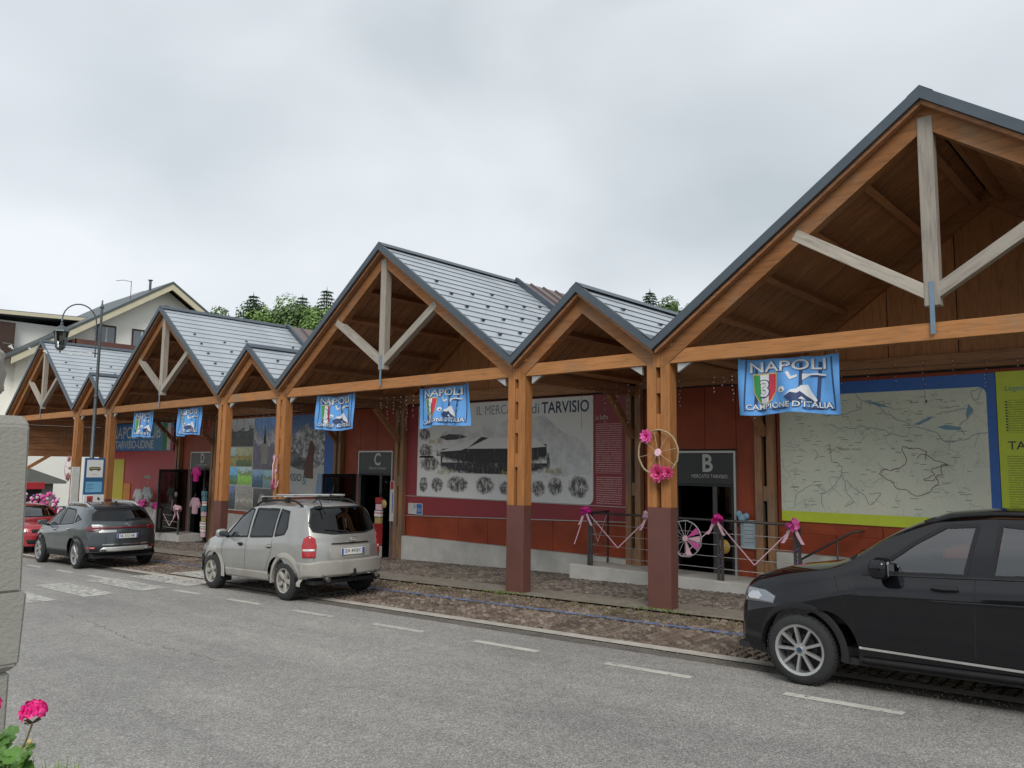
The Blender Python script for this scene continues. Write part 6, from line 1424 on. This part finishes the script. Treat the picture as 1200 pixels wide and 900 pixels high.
an = MB().tube([(-2, 22.75-HY, ro(22.75)-.1), (-2, 22.75-HY, ro(22.75)+1.35)], .025, 6).tube([(-2, 22.75-HY, ro(22.75)+1.3), (-2, 22.2-HY, ro(22.75)+1.32), (-2, 21.7-HY, ro(22.75)+1.18)], .02, 6).tube([(-2, 22.75-HY, ro(22.75)+.35), (-2, 23.7-HY, ro(22.75)+.78)], .012, 5).obj('antenna', M['slatehouse'], ho, sharp=50)
# lower wing to the left with flat roof and dark balcony
wg = thing('white_annex', 'white flat-roofed building with dark timber balcony left of the big house', 'house', (-60, 14, 0))
MB().box(-8, 0, -6, 9.5, -2, 11.6).obj('wall', M['housewall'], wg); rf = MB().prism([(-7, 11.75), (10.5, 12.6), (10.5, 12.3), (-7, 11.45)], -9, .95, 'x').obj('roof', M['slatehouse'], wg); MB().prism([(-7, 11.70), (10.5, 12.55), (10.5, 12.31), (-7, 11.46)], 0.951, 1.0, 'x').obj('fascia', M['cream'], rf)
MB().box(.01, .6, -6, 2.0, 9.2, 11.4).obj('balcony_screen', M['darkwood'], wg); w_ = MB().box(.61, .65, -1.2, .8, 9.6, 10.9).obj('window', M['darkframe'], wg); MB().box(.651, .66, -1.05, -.25, 9.75, 10.75).obj('pane', M['windowglass'], w_); MB().box(.651, .66, -.1, .7, 9.75, 10.75).obj('pane', M['windowglass'], w_)
# cream house and kiosk seen through the end of the hall
ch = thing('cream_house', 'pale cream house seen through the far end of the market hall', 'house', (-66, 16, 0))
MB().box(-8, 0, -10, 12, -3, 5.2).obj('wall', mat('creamwall', (.62, .60, .42), .85, var=.08, scale=.7), ch); r_ = MB().prism([(-11, 4.3), (1, 4.5), (13, 4.3), (1, 8.5)], -9, 1.0, 'x').obj('roof', M['slatehouse'], ch); MB().box(.01, .15, -10, 12, 3.2, 3.5).obj('cornice', M['cream'], ch)
for y in (-6, -2.4, 1.2, 4.8): w_ = MB().box(.01, .06, y-.6, y+.6, .6, 2.2).obj('window', M['winwhite'], ch); MB().box(.061, .07, y-.5, y+.5, .7, 2.1).obj('pane', M['windowglass'], w_)
ki = thing('kiosk', 'grey kiosk with a dark pitched roof beyond the red car', 'kiosk', (-50, 14.5, gz(-50)))
MB().box(-3, 0, -2.2, 1.5, 0, 2.3).obj('wall', mat('kioskgrey', (.28, .30, .27), .8), ki); MB().prism([(-2.8, 2.3), (2.0, 2.25), (2.0, 2.4), (-.4, 3.3), (-2.8, 2.45)], -3.4, .6, 'x').obj('roof', mat('kioskroof', (.16, .17, .15), .7), ki); MB().box(.01, .05, -1.9, .9, .9, 2.1).obj('opening', M['black'], ki)
fd = thing('flower_stall', 'red stall front covered in pink and white flowers beyond the red car', 'stall', (-46, 13.9, gz(-46)))
MB().box(-.5, 0, -1.9, 1.1, 0, .9).obj('counter', M['flagred'], fd); MB().box(-.45, .05, -.9, .4, 1.95, 2.3).obj('header', M['flagred'], fd)
rgf = random.Random(5)
for m_, n_ in ((M['pink'], 60), (M['palepink'], 50), (M['purple'], 30), (M['offwhite'], 25)):
    b = MB()
    for i in range(n_): b.sphere((rgf.uniform(-.1, .15), rgf.uniform(-1.9, 1.1), rgf.uniform(.75, 1.75)), rgf.uniform(.06, .13), 6, 4)
    tag(b.obj('blossoms', m_, fd, sharp=70), kind='stuff')
pf = thing('pink_fence', 'fence wrapped with pink ribbons between the stall and the first column', 'fence', (-40.3, 12.5, gz(-40.3, 12.5)))
for k in range(6): MB().box(-.03, .03, k*.45-.03, k*.45+.03, 0, 1.2).obj('post', M['railgrey'], pf)
MB().box(-.03, .03, 0, 2.3, 1.15, 1.2).obj('top_rail', M['railgrey'], pf)
for k in range(10): MB().bar((.05, k*.22, .15+.4*(k % 2)), (.05, k*.22+.35, 1.1-.3*(k % 2)), .02, .10).obj('ribbon', M['pink'] if k % 3 else M['palepink'], pf)

# ================================================================== WOODED SLOPE AND TREES BEHIND
hl = MB(); nx, ny = 40, 14; HV = []
for j in range(ny+1):
    for i in range(nx+1):
        x = -140+260*i/nx; y = 32+110*j/ny; t = max(0, (y-34)/60); HV.append((x, y, -2+10*min(1, t)**1.3*(.9+.2*sin(x*.06))+(0 if j else -1)))
hl.add(HV, [(j*(nx+1)+i, j*(nx+1)+i+1, (j+1)*(nx+1)+i+1, (j+1)*(nx+1)+i) for j in range(ny) for i in range(nx)], True); tag(hl.obj('hill', M['earth'], sharp=60), kind='structure')
def foliage(name, c, var=.35):
    q = NT(name); gi = q.n('ShaderNodeNewGeometry'); cc = q.ramp(gi.outputs['Random Per Island'], [(0, mul(c, 1-var)), (1, mul(c, 1+var))]); q.col(cc); q.set(.65, 0, .3); q.b.inputs['Transmission Weight'].default_value = 0
    return q.m
M['fir'] = foliage('fir', (.085, .14, .08)); M['broad'] = foliage('broad', (.19, .30, .085)); M['broad2'] = foliage('broad2', (.11, .18, .06)); M['bark'] = mat('bark', (.09, .065, .045), .9, var=.3, scale=8)
def fir(label, x, y, z, h, r, seed):
    rg = random.Random(seed); o = thing('fir_tree', label, 'tree', (x, y, z), (0, 0, 0), 'trees behind the roofs'); MB().tube([(0, 0, 0), (0, 0, h*.5), (0, 0, h*.99)], [h*.018, h*.011, .02], 7).obj('trunk', M['bark'], o, sharp=60)
    b = MB(); nl = 46
    for i in range(nl):
        t = i/nl; zz = h*(.12+.88*t); R = r*(1-t)**.75*rg.uniform(.75, 1.15)+.10; nbr = max(8, int(12*(1-t)+8))
        for k in range(nbr):
            a = 2*pi*k/nbr+i*.7+rg.uniform(-.25, .25); Rb = R*rg.uniform(.7, 1.12); d = Vector((cos(a), sin(a), 0)); s_ = Vector((-sin(a), cos(a), 0)); nseg = max(3, int(Rb/.22))
            for m_ in range(nseg):
                f = (m_+.6)/nseg; p = Vector((0, 0, zz))+d*Rb*f+Vector((0, 0, -.32*Rb*f+.12*Rb*f*f)); w = .46*(1-.5*f)*rg.uniform(.7, 1.2)*(.55+.45*min(1, R))
                for sg in (-1, 1):
                    tp = p+d*.26+s_*sg*w+Vector((0, 0, -.16+rg.uniform(-.08, .06))); b.add([p-d*.06, tp, p+d*.16+Vector((0, 0, rg.uniform(-.05, .03)))], [(0, 1, 2)])
        if t > .93: b.add([(-.08, 0, zz), (.08, 0, zz), (0, 0, zz+.5)], [(0, 1, 2)])
    b.obj('crown', M['fir'], o, sharp=70); return o
def broad(label, x, y, z, h, r, m, seed):
    rg = random.Random(seed); o = thing('leafy_tree', label, 'tree', (x, y, z), (0, 0, 0), 'trees behind the roofs'); tb = MB().tube([(0, 0, 0), (.1, 0, h*.3), (0, .1, h*.55)], [h*.022, h*.018, h*.012], 7); cl = []
    for i in range(22):
        a = rg.uniform(0, 6.28); e = rg.uniform(-.3, 1.5); R = r*rg.uniform(.45, .95); cl.append((Vector((cos(a)*cos(e)*R, sin(a)*cos(e)*R, h*.64+sin(e)*R*h*.36/r)), r*rg.uniform(.22, .42)))
    for c, s_ in cl: tb.tube([(0, .05, h*.42), tuple(c*.5+Vector((0, 0, h*.27))), tuple(c)], [h*.009, h*.006, .02], 5)
    tb.obj('trunk', M['bark'], o, sharp=60); b = MB()
    for c, s_ in cl:
        for i in range(330):
            d = Vector((rg.gauss(0, 1), rg.gauss(0, 1), rg.gauss(0, 1))).normalized()*s_*rg.uniform(.45, 1.08)**.6; p = c+d; n = (d.normalized()+Vector((rg.uniform(-.7, .7), rg.uniform(-.7, .7), rg.uniform(-.3, 1)))).normalized(); u = n.orthogonal().normalized(); w = n.cross(u); L_ = rg.uniform(.10, .2); b.add([p-u*L_, p+w*L_*.6, p+u*L_, p-w*L_*.6], [(0, 1, 2, 3)])
    b.obj('crown', m, o); return o
def ttop(px_dir, dist): return Vector((0, 0, 2.2475))+Vector(px_dir)*dist
RT = -1.0
T_ = [('fir', -68.0, 38.1, 18.6, 5.6, 'dark fir tree, leftmost behind the roofs beside the white house'), ('fir', -64.5, 41.3, 18.5, 4.4, 'dark fir tip between two pale leafy trees left of the middle gable'), ('fir', -62.4, 42.6, 19.1, 5.2, 'dark fir tree just left of the middle gable edge'), ('fir', -39.4, 63.6, 19.3, 4.6, 'lone fir tip behind the small gable on the right')]
for i, (k, x, y, zt, r, lb) in enumerate(T_): zb = 2.0 if y < 50 else 6.0; fir(lb, x, y, zb, zt-zb, r, 20+i)
Bd = [(-70.5, 36.2, 16.5, 2.8, 1, 'low dark leafy tree right of the white house gable'), (-66.4, 40.0, 17.55, 3.2, 0, 'bright green leafy tree behind the left roofs, right of the leftmost fir'), (-66.6, 43.0, 17.6, 2.8, 0, 'bright green leafy tree between the two fir tips left of the middle gable'), (-63.6, 39.8, 16.6, 2.6, 1, 'darker leafy tree low against the middle gable'), (-41.6, 61.9, 18.35, 2.9, 1, 'rounded leafy tree left of the lone fir tip'), (-40.2, 66.0, 18.0, 2.6, 0, 'low leafy tree right behind the lone fir tip'), (-36.2, 66.4, 18.9, 3.0, 0, 'bright leafy tree half hidden by the nearest big gable'), (-69.2, 39.5, 16.9, 3.0, 1, 'dark leafy tree filling the gap left of the bright green trees'), (-61.5, 41.0, 17.0, 3.0, 0, 'pale leafy tree right against the rake of the middle gable'), (-37.6, 63.6, 18.2, 2.6, 1, 'dark leafy tree right of the lone fir tip')]
for i, (x, y, zt, r, mi, lb) in enumerate(Bd): zb = 2.0 if y < 50 else 6.0; zt += .55 if y < 50 else -.35; broad(lb, x, y, zb, zt-zb, r+.5, M['broad'] if mi == 0 else M['broad2'], 40+i)
